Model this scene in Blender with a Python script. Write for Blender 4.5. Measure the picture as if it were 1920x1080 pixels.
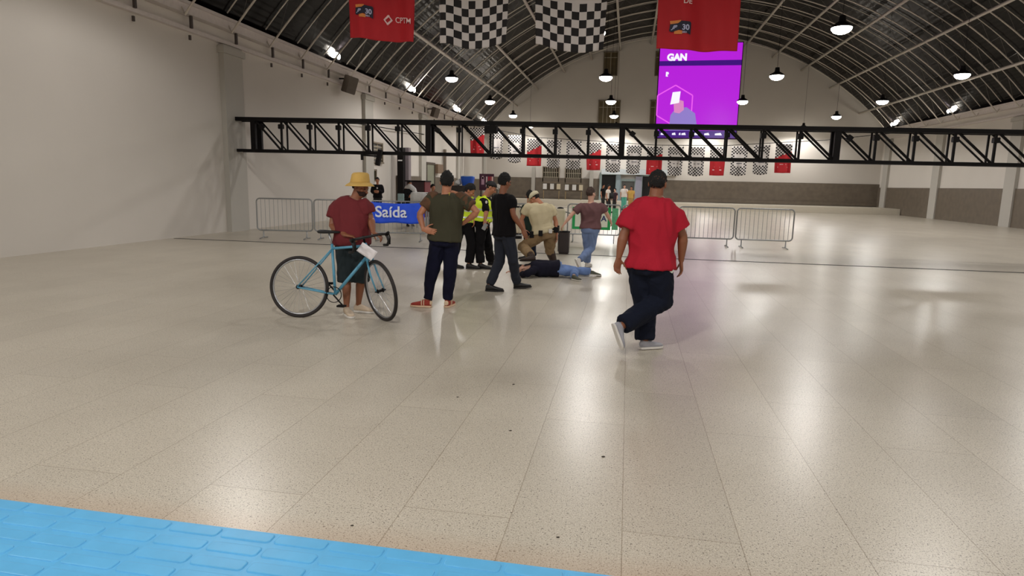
import bpy, bmesh, math, random
from math import sin, cos, pi, radians, sqrt, atan2
from mathutils import Vector, Matrix, noise
V = Vector
for _o in list(bpy.data.objects): bpy.data.objects.remove(_o)
SC = bpy.context.scene
COL = SC.collection
random.seed(7)

# ------------------------------------------------------------------ camera
FPX = 1200.0
YAW, PIT, ROLL = radians(10), radians(9.3), radians(1.25)
CAM = V((0, 0, 1.6))
RM = Matrix.Rotation(YAW, 3, 'Z') @ Matrix.Rotation(pi/2 - PIT, 3, 'X') @ Matrix.Rotation(ROLL, 3, 'Z')
cd = bpy.data.cameras.new('camera'); cam = bpy.data.objects.new('camera', cd); COL.objects.link(cam)
cam.matrix_world = Matrix.Translation(CAM) @ RM.to_4x4()
cd.sensor_width = 36; cd.lens = 36 * FPX / 1920; cd.clip_start = .05; cd.clip_end = 300
SC.camera = cam
# ------------------------------------------------------------------ world, exposure
w = bpy.data.worlds.new('world'); SC.world = w; w.use_nodes = True
w.node_tree.nodes['Background'].inputs[0].default_value = (.75, .8, 1, 1)
w.node_tree.nodes['Background'].inputs[1].default_value = .02
SC.view_settings.view_transform = 'Standard'; SC.view_settings.look = 'None'
SC.view_settings.exposure = 0.0; SC.view_settings.gamma = 1; SC.view_settings.use_curve_mapping = False
LAMP_W = 165.0      # each pendant lamp
UP_W = 330.0        # uplights on the cornice
LAMP_COL = (1, .973, .945)

def ray(x, y): return RM @ V(((x-960)/FPX, -(y-540)/FPX, -1))
def gnd(x, y, z=0):
    d = ray(x, y); return CAM + d*((z-1.6)/d.z)
def aty(x, y, Y):
    d = ray(x, y); return CAM + d*(Y/d.y)
def atx(x, y, X):
    d = ray(x, y); return CAM + d*(X/d.x)
FW = V((-sin(YAW), cos(YAW), 0)); RT = V((cos(YAW), sin(YAW), 0)); UP = V((0, 0, 1))
def pl(x, y, G, off=0):       # point seen at (x,y) standing `off` metres beyond ground point G
    d = ray(x, y); t = (FW.dot(G - CAM) + off) / FW.dot(d); return CAM + d*t

# ------------------------------------------------------------------ materials
def lin(c): return tuple(((v/255)/12.92 if v/255 <= .04045 else ((v/255+.055)/1.055)**2.4) for v in c) + (1,)
MATS = {}
def mat(name, rgb, rough=.6, metal=0, var=.12, nscale=8, bump=0, bscale=60, spec=.5, emit=None, estr=0, sheen=0):
    if name in MATS: return MATS[name]
    m = bpy.data.materials.new(name); m.use_nodes = True; nt = m.node_tree; N = nt.nodes; L = nt.links
    b = N['Principled BSDF']; b.inputs['Roughness'].default_value = rough; b.inputs['Metallic'].default_value = metal
    b.inputs['Specular IOR Level'].default_value = spec
    if sheen: b.inputs['Sheen Weight'].default_value = sheen
    tc = N.new('ShaderNodeTexCoord'); nz = N.new('ShaderNodeTexNoise'); nz.inputs['Scale'].default_value = nscale
    nz.inputs['Detail'].default_value = 4; L.new(tc.outputs['Object'], nz.inputs['Vector'])
    c = lin(rgb); mx = N.new('ShaderNodeMix'); mx.data_type = 'RGBA'
    mx.inputs[6].default_value = tuple(v*(1-var) for v in c[:3])+(1,); mx.inputs[7].default_value = tuple(min(1, v*(1+var)) for v in c[:3])+(1,)
    L.new(nz.outputs['Fac'], mx.inputs[0]); L.new(mx.outputs[2], b.inputs['Base Color'])
    if bump:
        n2 = N.new('ShaderNodeTexNoise'); n2.inputs['Scale'].default_value = bscale; n2.inputs['Detail'].default_value = 3
        L.new(tc.outputs['Object'], n2.inputs['Vector']); bp = N.new('ShaderNodeBump'); bp.inputs['Strength'].default_value = bump
        bp.inputs['Distance'].default_value = .01; L.new(n2.outputs['Fac'], bp.inputs['Height']); L.new(bp.outputs['Normal'], b.inputs['Normal'])
    if emit:
        b.inputs['Emission Color'].default_value = lin(emit); b.inputs['Emission Strength'].default_value = estr
    MATS[name] = m; return m

def floor_mat():
    m = bpy.data.materials.new('granite_floor'); m.use_nodes = True; nt = m.node_tree; N = nt.nodes; L = nt.links
    b = N['Principled BSDF']; tc = N.new('ShaderNodeTexCoord')
    def node(t, **k):
        n = N.new(t)
        for a, v in k.items(): n.inputs[a].default_value = v
        L.new(tc.outputs['Object'], n.inputs['Vector']); return n
    def ramp(src, stops):
        r = N.new('ShaderNodeValToRGB'); e = r.color_ramp.elements
        e[0].position, e[0].color = stops[0]; e[1].position, e[1].color = stops[1]
        for p, c in stops[2:]:
            q = e.new(p); q.color = c
        L.new(src, r.inputs[0]); return r.outputs[0]
    def mixc(a, bb, f, mode='MIX'):
        x = N.new('ShaderNodeMix'); x.data_type = 'RGBA'; x.blend_type = mode
        for s, i in ((a, 6), (bb, 7), (f, 0)):
            if isinstance(s, (tuple, float)): x.inputs[i].default_value = s
            else: L.new(s, x.inputs[i])
        return x.outputs[2]
    n1 = node('ShaderNodeTexNoise', Scale=.9, Detail=5.0)
    base = ramp(n1.outputs['Fac'], [(.0, lin((180, 171, 155))), (1.0, lin((214, 206, 191)))])
    v1 = node('ShaderNodeTexNoise', Scale=150.0, Detail=2.0)
    f1 = ramp(v1.outputs['Fac'], [(.56, (0, 0, 0, 1)), (.64, (1, 1, 1, 1))])
    base = mixc(base, lin((150, 139, 120)), f1)
    v2 = node('ShaderNodeTexNoise', Scale=95.0, Detail=2.0)
    f2 = ramp(v2.outputs['Fac'], [(.62, (0, 0, 0, 1)), (.67, (1, 1, 1, 1))])
    base = mixc(base, lin((106, 98, 88)), f2)
    v3 = node('ShaderNodeTexNoise', Scale=120.0, Detail=1.0)
    f3 = ramp(v3.outputs['Fac'], [(.64, (0, 0, 0, 1)), (.7, (1, 1, 1, 1))])
    base = mixc(base, lin((222, 214, 200)), f3)
    # rusty dirt band beside the blue strip
    sx = N.new('ShaderNodeSeparateXYZ'); L.new(tc.outputs['Object'], sx.inputs[0])
    dirt = N.new('ShaderNodeMapRange'); dirt.inputs[1].default_value = 2.66; dirt.inputs[2].default_value = 2.45
    dirt.inputs[3].default_value = 0; dirt.inputs[4].default_value = .38; L.new(sx.outputs['Y'], dirt.inputs[0])
    base = mixc(base, lin((182, 148, 118)), dirt.outputs[0])
    # slabs .53 x 1.05 with fine joints
    mp = N.new('ShaderNodeMapping'); L.new(tc.outputs['Object'], mp.inputs['Vector'])
    mp.inputs['Rotation'].default_value = (0, 0, pi/2); mp.inputs['Location'].default_value = (0.0, -.05, 0)
    br = N.new('ShaderNodeTexBrick'); L.new(mp.outputs[0], br.inputs['Vector'])
    br.inputs['Scale'].default_value = 1; br.inputs['Brick Width'].default_value = 2.1; br.inputs['Row Height'].default_value = .535
    br.inputs['Mortar Size'].default_value = .0022; br.inputs['Mortar Smooth'].default_value = 0; br.offset = .35
    br.inputs['Color1'].default_value = (.96, .96, .96, 1); br.inputs['Color2'].default_value = (1.03, 1.03, 1.03, 1)
    br.inputs['Mortar'].default_value = (.62, .58, .53, 1)
    base = mixc(base, br.outputs['Color'], 1.0, 'MULTIPLY')
    L.new(base, b.inputs['Base Color'])
    b.inputs['Roughness'].default_value = .30
    b.inputs['Specular IOR Level'].default_value = .38
    return m

M_WALL = mat('white_plaster', (204, 198, 190), .8, var=.05, nscale=.7, bump=.1, bscale=20)
M_PILAS = mat('grey_plaster', (176, 172, 164), .8, var=.05, nscale=1)
M_WAINS = mat('brown_stone_cladding', (104, 94, 82), .35, var=.35, nscale=3)
M_ROOF = mat('dark_roof_sheet', (13, 11, 12), .24, metal=0, var=.35, nscale=1.2, spec=.08)
_nt = M_ROOF.node_tree; _tc = _nt.nodes.new('ShaderNodeTexCoord'); _wv = _nt.nodes.new('ShaderNodeTexWave'); _wv.bands_direction = 'Z'; _wv.inputs['Scale'].default_value = 2.2; _wv.inputs['Distortion'].default_value = .6
_bp = _nt.nodes.new('ShaderNodeBump'); _bp.inputs['Strength'].default_value = .22; _bp.inputs['Distance'].default_value = .03
_nt.links.new(_tc.outputs['Object'], _wv.inputs['Vector']); _nt.links.new(_wv.outputs['Fac'], _bp.inputs['Height']); _nt.links.new(_bp.outputs['Normal'], _nt.nodes['Principled BSDF'].inputs['Normal'])
M_STEEL = mat('pale_painted_steel', (190, 182, 172), .45, metal=.2, var=.15)
M_BLACK = mat('black_painted_steel', (11, 8, 9), .6, var=.2, spec=.2)
M_GREYST = mat('galvanised_steel', (150, 152, 152), .35, metal=.7, var=.1)
M_DARK = mat('near_black', (16, 14, 16), .7, var=.2)
M_GLASS = mat('dark_window_glass', (42, 38, 30), .15, var=.4, nscale=4)
M_WHITE = mat('white_cloth', (225, 224, 222), .8, var=.05)
M_CREAM = mat('cream_plastic', (214, 202, 176), .5, var=.05)
M_RED = mat('red_flag_cloth', (172, 16, 28), .75, var=.12, nscale=3)
M_FB = mat('flag_black', (18, 14, 16), .8, var=.2)
M_FW = mat('flag_white', (196, 190, 187), .8, var=.04)
M_BLUE = mat('blue_banner', (28, 84, 232), .55, var=.2, nscale=3)
M_SKIN1 = mat('tan_skin', (176, 118, 88), .5, var=.06)
M_SKIN2 = mat('brown_skin', (132, 82, 56), .5, var=.06)
M_SKIN3 = mat('light_skin', (206, 160, 138), .5, var=.06)
M_HAIR = mat('dark_hair', (13, 10, 9), .8, var=.3, bump=.8, bscale=180)

# ------------------------------------------------------------------ mesh helpers
def bm_box(bm, c, s, rot=None):
    r = bmesh.ops.create_cube(bm, size=1); vs = r['verts']
    for v in vs:
        p = V((v.co.x*s[0], v.co.y*s[1], v.co.z*s[2]))
        if rot is not None: p = rot @ p
        v.co = p + V(c)
    return vs
def frame_of(d):
    d = d.normalized(); a = V((0, 0, 1)) if abs(d.z) < .9 else V((1, 0, 0))
    u = d.cross(a).normalized(); v = d.cross(u).normalized(); return u, v
def loft(bm, rings, closed=False):
    """rings: list of lists of points"""
    vr = [[bm.verts.new(p) for p in r] for r in rings]; n = len(vr[0])
    R = len(vr)
    for i in range(R if closed else R-1):
        a, b = vr[i], vr[(i+1) % R]
        for j in range(n): bm.faces.new((a[j], a[(j+1) % n], b[(j+1) % n], b[j]))
    if not closed:
        bm.faces.new(list(reversed(vr[0]))); bm.faces.new(vr[-1])
def ell(c, u, v, a, b, n=16, pw=2.0):
    out = []
    for i in range(n):
        t = 2*pi*i/n; ct, st = cos(t), sin(t)
        x = math.copysign(abs(ct)**(2/pw), ct)*a; y = math.copysign(abs(st)**(2/pw), st)*b
        out.append(c + u*x + v*y)
    return out
def tube(bm, pts, r, n=8, closed=False):
    pts = [V(p) for p in pts]; rings = []; u0 = None
    for i, p in enumerate(pts):
        if closed: d = pts[(i+1) % len(pts)] - pts[i-1]
        else: d = pts[min(i+1, len(pts)-1)] - pts[max(i-1, 0)]
        d.normalize()
        if u0 is None: u0, _ = frame_of(d)
        u = (u0 - d*u0.dot(d)).normalized(); u0 = u; v = d.cross(u)
        rr = r[i] if isinstance(r, (list, tuple)) else r
        rings.append(ell(p, u, v, rr, rr, n))
    loft(bm, rings, closed)
def cone(bm, p0, p1, r0, r1, n=14, k=4):
    """round cone (capsule with two radii)"""
    p0, p1 = V(p0), V(p1); d = (p1-p0); L = d.length
    if L < 1e-5: d = V((0, 0, 1)); L = 1e-5
    d = d/L; u, v = frame_of(d); rings = []
    for i in range(k): t = (i+.35)/(k)*pi/2; rings.append(ell(p0 - d*r0*cos(t), u, v, r0*sin(t), r0*sin(t), n))
    rings.append(ell(p0, u, v, r0, r0, n)); rings.append(ell(p0+d*L*.5, u, v, (r0+r1)/2, (r0+r1)/2, n)); rings.append(ell(p1, u, v, r1, r1, n))
    for i in range(k-1, -1, -1): t = (i+.35)/(k)*pi/2; rings.append(ell(p1 + d*r1*cos(t), u, v, r1*sin(t), r1*sin(t), n))
    loft(bm, rings)
def flatcone(bm, p0, p1, r0, r1, n=16, mid=None):
    p0, p1 = V(p0), V(p1); u, v = frame_of(p1-p0)
    rr = [ell(p0, u, v, r0, r0, n)]
    if mid: rr.append(ell(p0.lerp(p1, .5), u, v, mid, mid, n))
    rr.append(ell(p1, u, v, r1, r1, n)); loft(bm, rr)
def blob(bm, c, ax, n=2):
    r = bmesh.ops.create_icosphere(bm, subdivisions=n+1, radius=1)
    for v in r['verts']: q = v.co.copy(); v.co = V(c) + ax[0]*q.x + ax[1]*q.y + ax[2]*q.z
def obj(name, bm, m, parent=None, smooth=False):
    me = bpy.data.meshes.new(name); bmesh.ops.recalc_face_normals(bm, faces=bm.faces); bm.to_mesh(me); bm.free()
    for x in (m if isinstance(m, (list, tuple)) else [m]): me.materials.append(x)
    if smooth: me.polygons.foreach_set('use_smooth', [True]*len(me.polygons))
    o = bpy.data.objects.new(name, me); COL.objects.link(o)
    if parent: o.parent = parent; o.matrix_parent_inverse = Matrix.Translation(-parent.location) if parent.type == 'EMPTY' and parent.get('_w') else Matrix()
    return o
def remesh(bm, voxel, smooth=4, fold=0, fscale=7, fdir=None, seed=0):
    """voxel-union everything in bm into one skin, optional cloth folds; returns a bmesh"""
    me = bpy.data.meshes.new('tmp'); bmesh.ops.recalc_face_normals(bm, faces=bm.faces); bm.to_mesh(me); bm.free()
    o = bpy.data.objects.new('tmp', me); COL.objects.link(o)
    r = o.modifiers.new('r', 'REMESH'); r.mode = 'VOXEL'; r.voxel_size = voxel; r.adaptivity = 0
    if smooth:
        s = o.modifiers.new('s', 'SMOOTH'); s.factor = .5; s.iterations = smooth
    dg = bpy.context.evaluated_depsgraph_get(); dg.update()
    m2 = bpy.data.meshes.new_from_object(o.evaluated_get(dg))
    bpy.data.objects.remove(o); bpy.data.meshes.remove(me)
    out = bmesh.new(); out.from_mesh(m2); bpy.data.meshes.remove(m2)
    if fold:
        out.normal_update(); ofs = V((seed*3.1, seed*7.7, seed*1.3))
        for v in out.verts:
            q = V((v.co.x*fscale, v.co.y*fscale, v.co.z*fscale*.55)) + ofs
            q = q + V((noise.noise(q*.6), noise.noise(q*.6+V((9, 9, 9))), 0))*1.2
            n = 1-abs(noise.noise(q))*2.4
            v.co += v.normal*fold*n
    return out
def thing(name, label, cat, loc=(0, 0, 0), group=None):
    o = bpy.data.objects.new(name, None); COL.objects.link(o); o.location = loc; o.empty_display_size = .2
    o['label'] = label; o['category'] = cat; o['_w'] = 1
    if group: o['group'] = group
    return o
def tag(o, label, cat, group=None, kind=None):
    o['label'] = label; o['category'] = cat
    if group: o['group'] = group
    if kind: o['kind'] = kind
    return o
def struct(name, bm, m, label=None, cat=None, smooth=False):
    o = obj(name, bm, m, None, smooth); o['kind'] = 'structure'
    o['label'] = label or name; o['category'] = cat or name.split('_')[0]; return o
def dup(root, delta, label=None):
    r = root.copy(); COL.objects.link(r); r.location = root.location + V(delta)
    if label: r['label'] = label
    for ch in list(root.children):
        c = ch.copy(); COL.objects.link(c); c.parent = r; c.matrix_parent_inverse = ch.matrix_parent_inverse.copy()
        for g in list(ch.children):
            d = g.copy(); COL.objects.link(d); d.parent = c
    return r
def text_bm(s, size=1, bold=0, shear=0, ext=.0):
    cu = bpy.data.curves.new('t', 'FONT'); cu.body = s; cu.size = size; cu.offset = bold; cu.shear = shear; cu.extrude = ext
    cu.align_x = 'LEFT'; o = bpy.data.objects.new('t', cu); COL.objects.link(o)
    dg = bpy.context.evaluated_depsgraph_get(); dg.update()
    me = bpy.data.meshes.new_from_object(o.evaluated_get(dg)); bpy.data.objects.remove(o)
    b = bmesh.new(); b.from_mesh(me); bpy.data.meshes.remove(me)
    xs = [v.co.x for v in b.verts]; ys = [v.co.y for v in b.verts]
    x0, y0 = min(xs), min(ys)
    for v in b.verts: v.co.x -= x0; v.co.y -= y0
    return b, max(xs)-x0, max(ys)-y0

# ================================================================== THE HALL
XL, XR, YB, YF = -11.6, 18.4, -9.0, 52.5
ZC = 6.0                       # cornice
RC, RX, RZ = 19.5, 3.4, -6.42   # vault circle
bm = bmesh.new(); bm_box(bm, ((XL+XR)/2, (YB+YF)/2, -.1), (XR-XL+1, YF-YB+1, .2)); 
struct('floor', bm, floor_mat(), 'speckled beige granite slab floor of the station hall')
# vault
def arc_pts(R, n=48, zmin=None):
    a0 = math.asin((XL-RX+.01)/R); a1 = -a0
    return [(RX+R*sin(a0+(a1-a0)*i/n), RZ+R*cos(a0+(a1-a0)*i/n)) for i in range(n+1)]
prof = [(XL, ZC)] + arc_pts(RC) + [(XR, ZC)]
bm = bmesh.new()
def outer(p): return (p[0]+(p[0]-RX)*.012, p[1]+.25)
ring = prof + [(p[0]+(.25 if p[0] > RX else -.25), p[1]+.25) for p in reversed(prof)]
rings = [[V((x, y, z)) for x, z in ring] for y in (YB, YF+.1)]
loft(bm, rings)
struct('ceiling', bm, M_ROOF, 'dark sheet-metal barrel vault roof')
# walls
def wall_box(name, c, s, m=M_WALL, label=None): bm = bmesh.new(); bm_box(bm, c, s); return struct(name, bm, m, label)
wall_box('wall_left', (XL-.2, (YB+YF)/2, ZC/2), (.4, YF-YB, ZC), label='white plastered long side wall on the left')
wall_box('wall_right', (XR+.2, (YB+YF)/2, ZC/2), (.4, YF-YB, ZC), label='white plastered long side wall on the right')
for nm, y0, y1, lb in (('wall_far', YF, YF+.4, 'pale grey gable end wall under the vault'), ('wall_back', YB-.4, YB, 'plain gable wall behind the viewer')):
    bm = bmesh.new(); pr = [(XL-.3, 0)] + prof + [(XR+.3, 0)]; pr = [(XL, 0)]+prof+[(XR, 0)]
    loft(bm, [[V((x, y, z)) for x, z in pr] for y in (y0, y1)]); struct(nm, bm, M_WALL, lb)
# wainscots
for nm, c, s, lb in (('trim_1', (XL+.04, 41.9, .93), (.08, 21.2, 1.86), 'dark stone cladding along the foot of the left wall'),
                     ('trim_2', ((XL+XR)/2, YF-.05, 1.05), (XR-XL, .1, 2.1), 'brown stone cladding along the foot of the gable wall'),
                     ('trim_3', (XR-.04, 41.9, .93), (.08, 21.2, 1.86), 'dark stone cladding along the foot of the right wall')):
    bm = bmesh.new(); bm_box(bm, c, s)
    if nm == 'trim_2': bm_box(bm, ((XL+XR)/2, YF-.14, .58), (XR-XL, .1, .24))
    struct(nm, bm, M_WAINS, lb, 'wall cladding')
# cornice along left and right wall
for nm, X, s in (('trim_4', XL, 1), ('trim_5', XR, -1)):
    bm = bmesh.new(); bm_box(bm, (X+s*.12, (YB+YF)/2, ZC-.14), (.24, YF-YB, .28)); bm_box(bm, (X+s*.06, (YB+YF)/2, ZC-.62), (.12, YF-YB, .10))
    bm_box(bm, (X+s*.16, (YB+YF)/2, ZC-.02), (.32, YF-YB, .08))
    struct(nm, bm, mat('cornice_plaster', (206, 198, 194), .8), 'moulded plaster cornice under the vault', 'cornice')
bm = bmesh.new()
for i in range(-5, 25):
    bm_box(bm, (XL+.16, 4.0+i*1.97, ZC-.42), (.06, .07, .34)); bm_box(bm, (XL+.1, 4.0+i*1.97, ZC-.82), (.05, .05, .12))
struct('trim_6', bm, mat('bracket_dark', (70, 62, 58), .6), 'dark cable brackets spaced along the left cornice', 'brackets')
# pilasters of left wall and right wall
k = 10
for i, y in enumerate((7.6, 17.6, 27.6, 35.4, 43.3, 51.2)):
    for X, s in ((XL, 1), (XR, -1)):
        bm = bmesh.new(); bm_box(bm, (X+s*.08, y, (ZC-.7)/2), (.16, .9, ZC-.7)); bm_box(bm, (X+s*.11, y, ZC-.85), (.22, 1.05, .18))
        struct('trim_%d' % k, bm, M_PILAS, 'grey plaster pilaster on the %s wall' % ('left' if s > 0 else 'right'), 'pilaster'); k += 1
# low stone platform along the foot of the gable
bm = bmesh.new(); bm_box(bm, ((XL+XR)/2, YF-2.3, .21), (XR-XL-.2, 4.6, .42)); struct('trim_8', bm, mat('platform_stone', (196, 188, 172), .5, var=.06), 'low pale stone platform along the gable wall', 'platform')
# thin dark strip across the floor (drain slot)
bm = bmesh.new(); bm_box(bm, ((XL+XR)/2, 14.75, .003), (XR-XL-.2, .06, .006)); struct('trim_7', bm, M_DARK, 'dark drain slot running across the floor', 'drain')

# ------------------------------------------------------------------ roof ribs and purlins
def make_rib(Y):
    t = thing('roof_rib', 'pale curved steel lattice rib under the dark vault', 'roof rib', (0, Y, 0), 'lattice ribs of the vault')
    t['_w'] = 0
    def arc(R, n, x0=XL+.32):
        a0 = math.asin((x0-RX)/R); return [V((RX+R*sin(a0*(1-2*i/n)), 0, RZ+R*cos(a0*(1-2*i/n)))) for i in range(n+1)]
    lo = arc(RC-.5, 44); lo = [V((XL+.13, 0, ZC+.03))] + lo + [V((XR-.13, 0, ZC+.03))]
    bm = bmesh.new(); tube(bm, lo, .032, 6); obj('lower_chord', bm, M_STEEL, t)
    hi = arc(RC-.07, 44, XL+.2); bm = bmesh.new(); tube(bm, hi, .022, 5); obj('upper_chord', bm, M_STEEL, t)
    bm = bmesh.new(); n = 64; a = arc(RC-.5, n); b = arc(RC-.09, n)
    for i in range(n): tube(bm, [a[i], b[i+1]] if i % 2 else [b[i], a[i+1]], .006, 4)
    obj('lattice', bm, mat('lattice_paint', (104, 98, 92), .5), t)
    return t
rib0 = make_rib(-6.29)
for i in range(1, 30): dup(rib0, (0, i*1.97, 0))
for x in (-9.15, -7.5, -5.4, -3.3, -1.15, 1.2, 5.6, 7.95, 10.1, 12.2, 14.3, 16.5):
    R = RC-.58; a = math.asin((x-RX)/R); bm = bmesh.new()
    tube(bm, [(x, YB+.1, RZ+R*cos(a)), (x, YF-.02, RZ+R*cos(a))], .075, 8)
    PN = globals().get('PN', -1)+1; tag(obj('roof_purlin', bm, M_STEEL, None, True), 'long straight steel tube along the vault, %s from the left wall' % ['first', 'second', 'third', 'fourth', 'fifth', 'sixth', 'seventh', 'eighth', 'ninth', 'tenth', 'eleventh', 'twelfth'][PN], 'purlin', 'purlins under the ribs')

# ------------------------------------------------------------------ pendant lamps
M_BULB = mat('lamp_lens', (255, 250, 240), .5, emit=(255, 246, 232), estr=45)
LZ = 6.05
lamp_spots = [(x, y) for x in (-7.8, -1.16, 5.6, 12.3) for y in (50.8, 43.2, 35.9, 28, 20, 11.5, 1.5, -5)]  # lamps nearest the viewer are unseen, put in to light foreground and banners
lamp_spots = [q for q in lamp_spots if q not in ((-7.8, 20), (5.6, -5))]
def make_lamp():
    t = thing('pendant_lamp', '', 'lamp', (0, 0, LZ)); t['_w'] = 0
    bm = bmesh.new(); loft(bm, [ell(V((0, 0, z)), V((1, 0, 0)), V((0, 1, 0)), r, r, 20) for r, z in ((.27, 0), (.27, .05), (.2, .1), (.1, .16), (.08, .32))])
    obj('lamp_shade', bm, M_BLACK, t)
    bm = bmesh.new(); loft(bm, [ell(V((0, 0, z)), V((1, 0, 0)), V((0, 1, 0)), r, r, 20) for r, z in ((.10, -.16), (.20, -.12), (.26, -.05), (.268, -.003))]); obj('lens', bm, M_BULB, t, True)
    bm = bmesh.new(); tube(bm, [(0, 0, .3), (0, 0, 6.0)], .008, 5); obj('cable', bm, M_BLACK, t)
    return t
L0 = make_lamp()
for i, (x, y) in enumerate(lamp_spots):
    t = L0 if i == 0 else dup(L0, (0, 0, 0)); t.location = (x, y, LZ)
    hz = RZ+RC*sqrt(1-((x-RX)/RC)**2)+.02
    for c in t.children:
        if c.name.startswith('cable'): c.scale.z = (hz-LZ)/6.0
    rw = {-7.8: 'left row', -1.16: 'middle row', 5.6: 'right row', 12.3: 'row by the right wall'}[x]
    t['label'] = 'round white pendant lamp of the %s, %s' % (rw, {50.8: 'farthest, by the gable wall', 43.2: 'second from the gable wall', 35.9: 'third from the gable wall', 28: 'fourth from the gable wall', 20: 'fifth from the gable wall', 11.5: 'unseen, added before the truss', 1.5: 'unseen, over the near floor', -5: 'unseen, behind the viewer'}[y])
    t['group'] = 'pendant lamps of the hall'
    ld = bpy.data.lights.new('lamp_light', 'SPOT'); ld.spot_size = radians(168); ld.spot_blend = .3; ld.shadow_soft_size = .12; ld.energy = LAMP_W*({-7.8: 1.7, 12.3: 1.0, -1.16: 1.7, 5.6: .8}[x] if y < 8 else (.22 if y < 15 else .75 if y < 25 else 1.05)); ld.color = LAMP_COL
    lo = bpy.data.objects.new('lamp_light', ld); COL.objects.link(lo); lo.parent = t; lo.location = (0, 0, -.30)
# uplights on the left cornice
for n_, y in enumerate((24.0, 32.9, 42, 50.2)):
    for X, s, sd in ((XL+.3, 1, 'left'), (XR-.3, -1, 'right')):
        t = thing('cornice_uplight', 'floodlight on the %s cornice shining up the vault, %s from the gable' % (sd, ('fourth', 'third', 'second', 'first')[n_]), 'floodlight', (X, y, ZC+.02), 'cornice floodlights')
        t['_w'] = 0
        bm = bmesh.new(); bm_box(bm, (0, 0, .10), (.3, .4, .14)); bm_box(bm, (0, 0, .02), (.1, .1, .06)); obj('housing', bm, M_BLACK, t)
        bm = bmesh.new(); blob(bm, (0.04*s, -.04, .22), (V((.17, 0, 0)), V((0, .2, 0)), V((0, 0, .15)))); obj('lens', bm, M_BULB, t)
        ld = bpy.data.lights.new('flood_light', 'SPOT'); ld.spot_size = radians(58); ld.spot_blend = .6; ld.energy = UP_W*2; ld.shadow_soft_size = .12; ld.color = (1, .97, .92)
        lo = bpy.data.objects.new('flood_light', ld); COL.objects.link(lo); lo.parent = t; lo.location = (.1*s, 0, .42)
        lo.rotation_euler = V((.42*s, .25, 1)).to_track_quat('-Z', 'Y').to_euler()

# ------------------------------------------------------------------ gable wall windows
def window(nm, x0, x1, z0, z1, X=None, Y=YF, bars=4, trans=1, m=M_GLASS, label=''):
    """window in a wall facing -Y (or facing +X when X is given)"""
    def mp(a, d, z): return (X+d, a, z) if X is not None else (a, Y-d, z)
    root = thing(nm, label, 'window'); root['kind'] = 'structure'
    def bx(bm, a0, a1, d0, d1, z_0, z_1):
        p, q = V(mp(a0, d0, z_0)), V(mp(a1, d1, z_1)); bm_box(bm, (p+q)/2, [abs(v) for v in (q-p)])
    bm = bmesh.new(); bx(bm, x0, x1, 0, .02, z0, z1); obj('pane', bm, m, root)
    bm = bmesh.new(); f = .07
    bx(bm, x0-f, x0, 0, .1, z0-f, z1+f); bx(bm, x1, x1+f, 0, .1, z0-f, z1+f); bx(bm, x0-f, x1+f, 0, .1, z1, z1+f); bx(bm, x0-f, x1+f, 0, .14, z0-f, z0)
    obj('window_frame', bm, mat('window_frame_paint', (120, 108, 90), .6), root)
    bm = bmesh.new()
    for i in range(1, bars+1):
        a = x0+(x1-x0)*i/(bars+1); bx(bm, a-.022, a+.022, .01, .06, z0, z1)
    for i in range(1, trans+1):
        z = z0+(z1-z0)*(.78 if trans == 1 else i/(trans+1)); bx(bm, x0, x1, .01, .06, z-.02, z+.02)
    obj('glazing_bars', bm, mat('glazing_bar_paint', (168, 158, 138), .6), root)
    return root
def rect_at(x0, y0, x1, y1, Y):
    a, b = aty(x0, (y0+y1)/2, Y), aty(x1, (y0+y1)/2, Y); t = aty((x0+x1)/2, y0, Y); u = aty((x0+x1)/2, y1, Y)
    return a.x, b.x, u.z, t.z
M_WARMGL = mat('warm_dusty_glass', (92, 80, 54), .3, var=.4, nscale=3)
for i, (q, lb, bars) in enumerate((((1133, 99, 1157, 141), 'small upper window high in the gable, left of the screen', 1), ((1123, 190, 1161, 241), 'tall barred window in the middle of the gable', 4),
        ((1220, 190, 1258, 241), 'tall barred window in the gable partly hidden by the purple screen', 4), ((1230, 98, 1254, 141), 'small upper window high in the gable behind the screen edge', 1))):
    r = rect_at(*q, YF); window('window_%d' % (i+1), *r, bars=bars, label=lb, m=M_WARMGL)
for i, (q, lb) in enumerate((((1019, 314, 1047, 341), 'grilled ground-floor window in the gable wall, left one'), ((1061, 316, 1089, 343), 'grilled ground-floor window in the gable wall, next to the doorway side'))):
    r = rect_at(*q, YF); window('window_%d' % (i+5), *r, bars=7, trans=2, label=lb)
# dark doorways, posts and panels at the foot of the gable
def slab(name, q, Y, th, m, label, cat, kind=None, group=None, par=None):
    x0, x1, z0, z1 = rect_at(*q, Y); bm = bmesh.new(); bm_box(bm, ((x0+x1)/2, Y, (z0+z1)/2), (x1-x0, th, z1-z0)); z0 = max(z0, 0)
    bmesh.ops.bevel(bm, geom=bm.edges[:], offset=min(.02, th*.2), segments=1)
    o = obj(name, bm, m, par)
    if par is None: tag(o, label, cat, group, kind)
    return o
def door(nm, q, label, pane=M_DARK):
    x0, x1, z0, z1 = rect_at(*q, YF); z0 = 0; root = thing(nm, label, 'doorway'); root['kind'] = 'structure'
    bm = bmesh.new(); bm_box(bm, ((x0+x1)/2, YF-.1, z1/2), (x1-x0, .06, z1)); obj('door_opening', bm, pane, root)
    bm = bmesh.new(); f = .18
    for c, s in ((((x0-f/2), YF-.17, z1/2), (f, .2, z1)), (((x1+f/2), YF-.17, z1/2), (f, .2, z1)), (((x0+x1)/2, YF-.17, z1+f/2), (x1-x0+2*f, .24, f))): bm_box(bm, c, s)
    obj('door_frame', bm, mat('grey_green_frame', (150, 166, 166), .5), root)
door('door_1', (1128, 328, 1154, 373), 'wide dark doorway at the foot of the gable wall')
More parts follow.
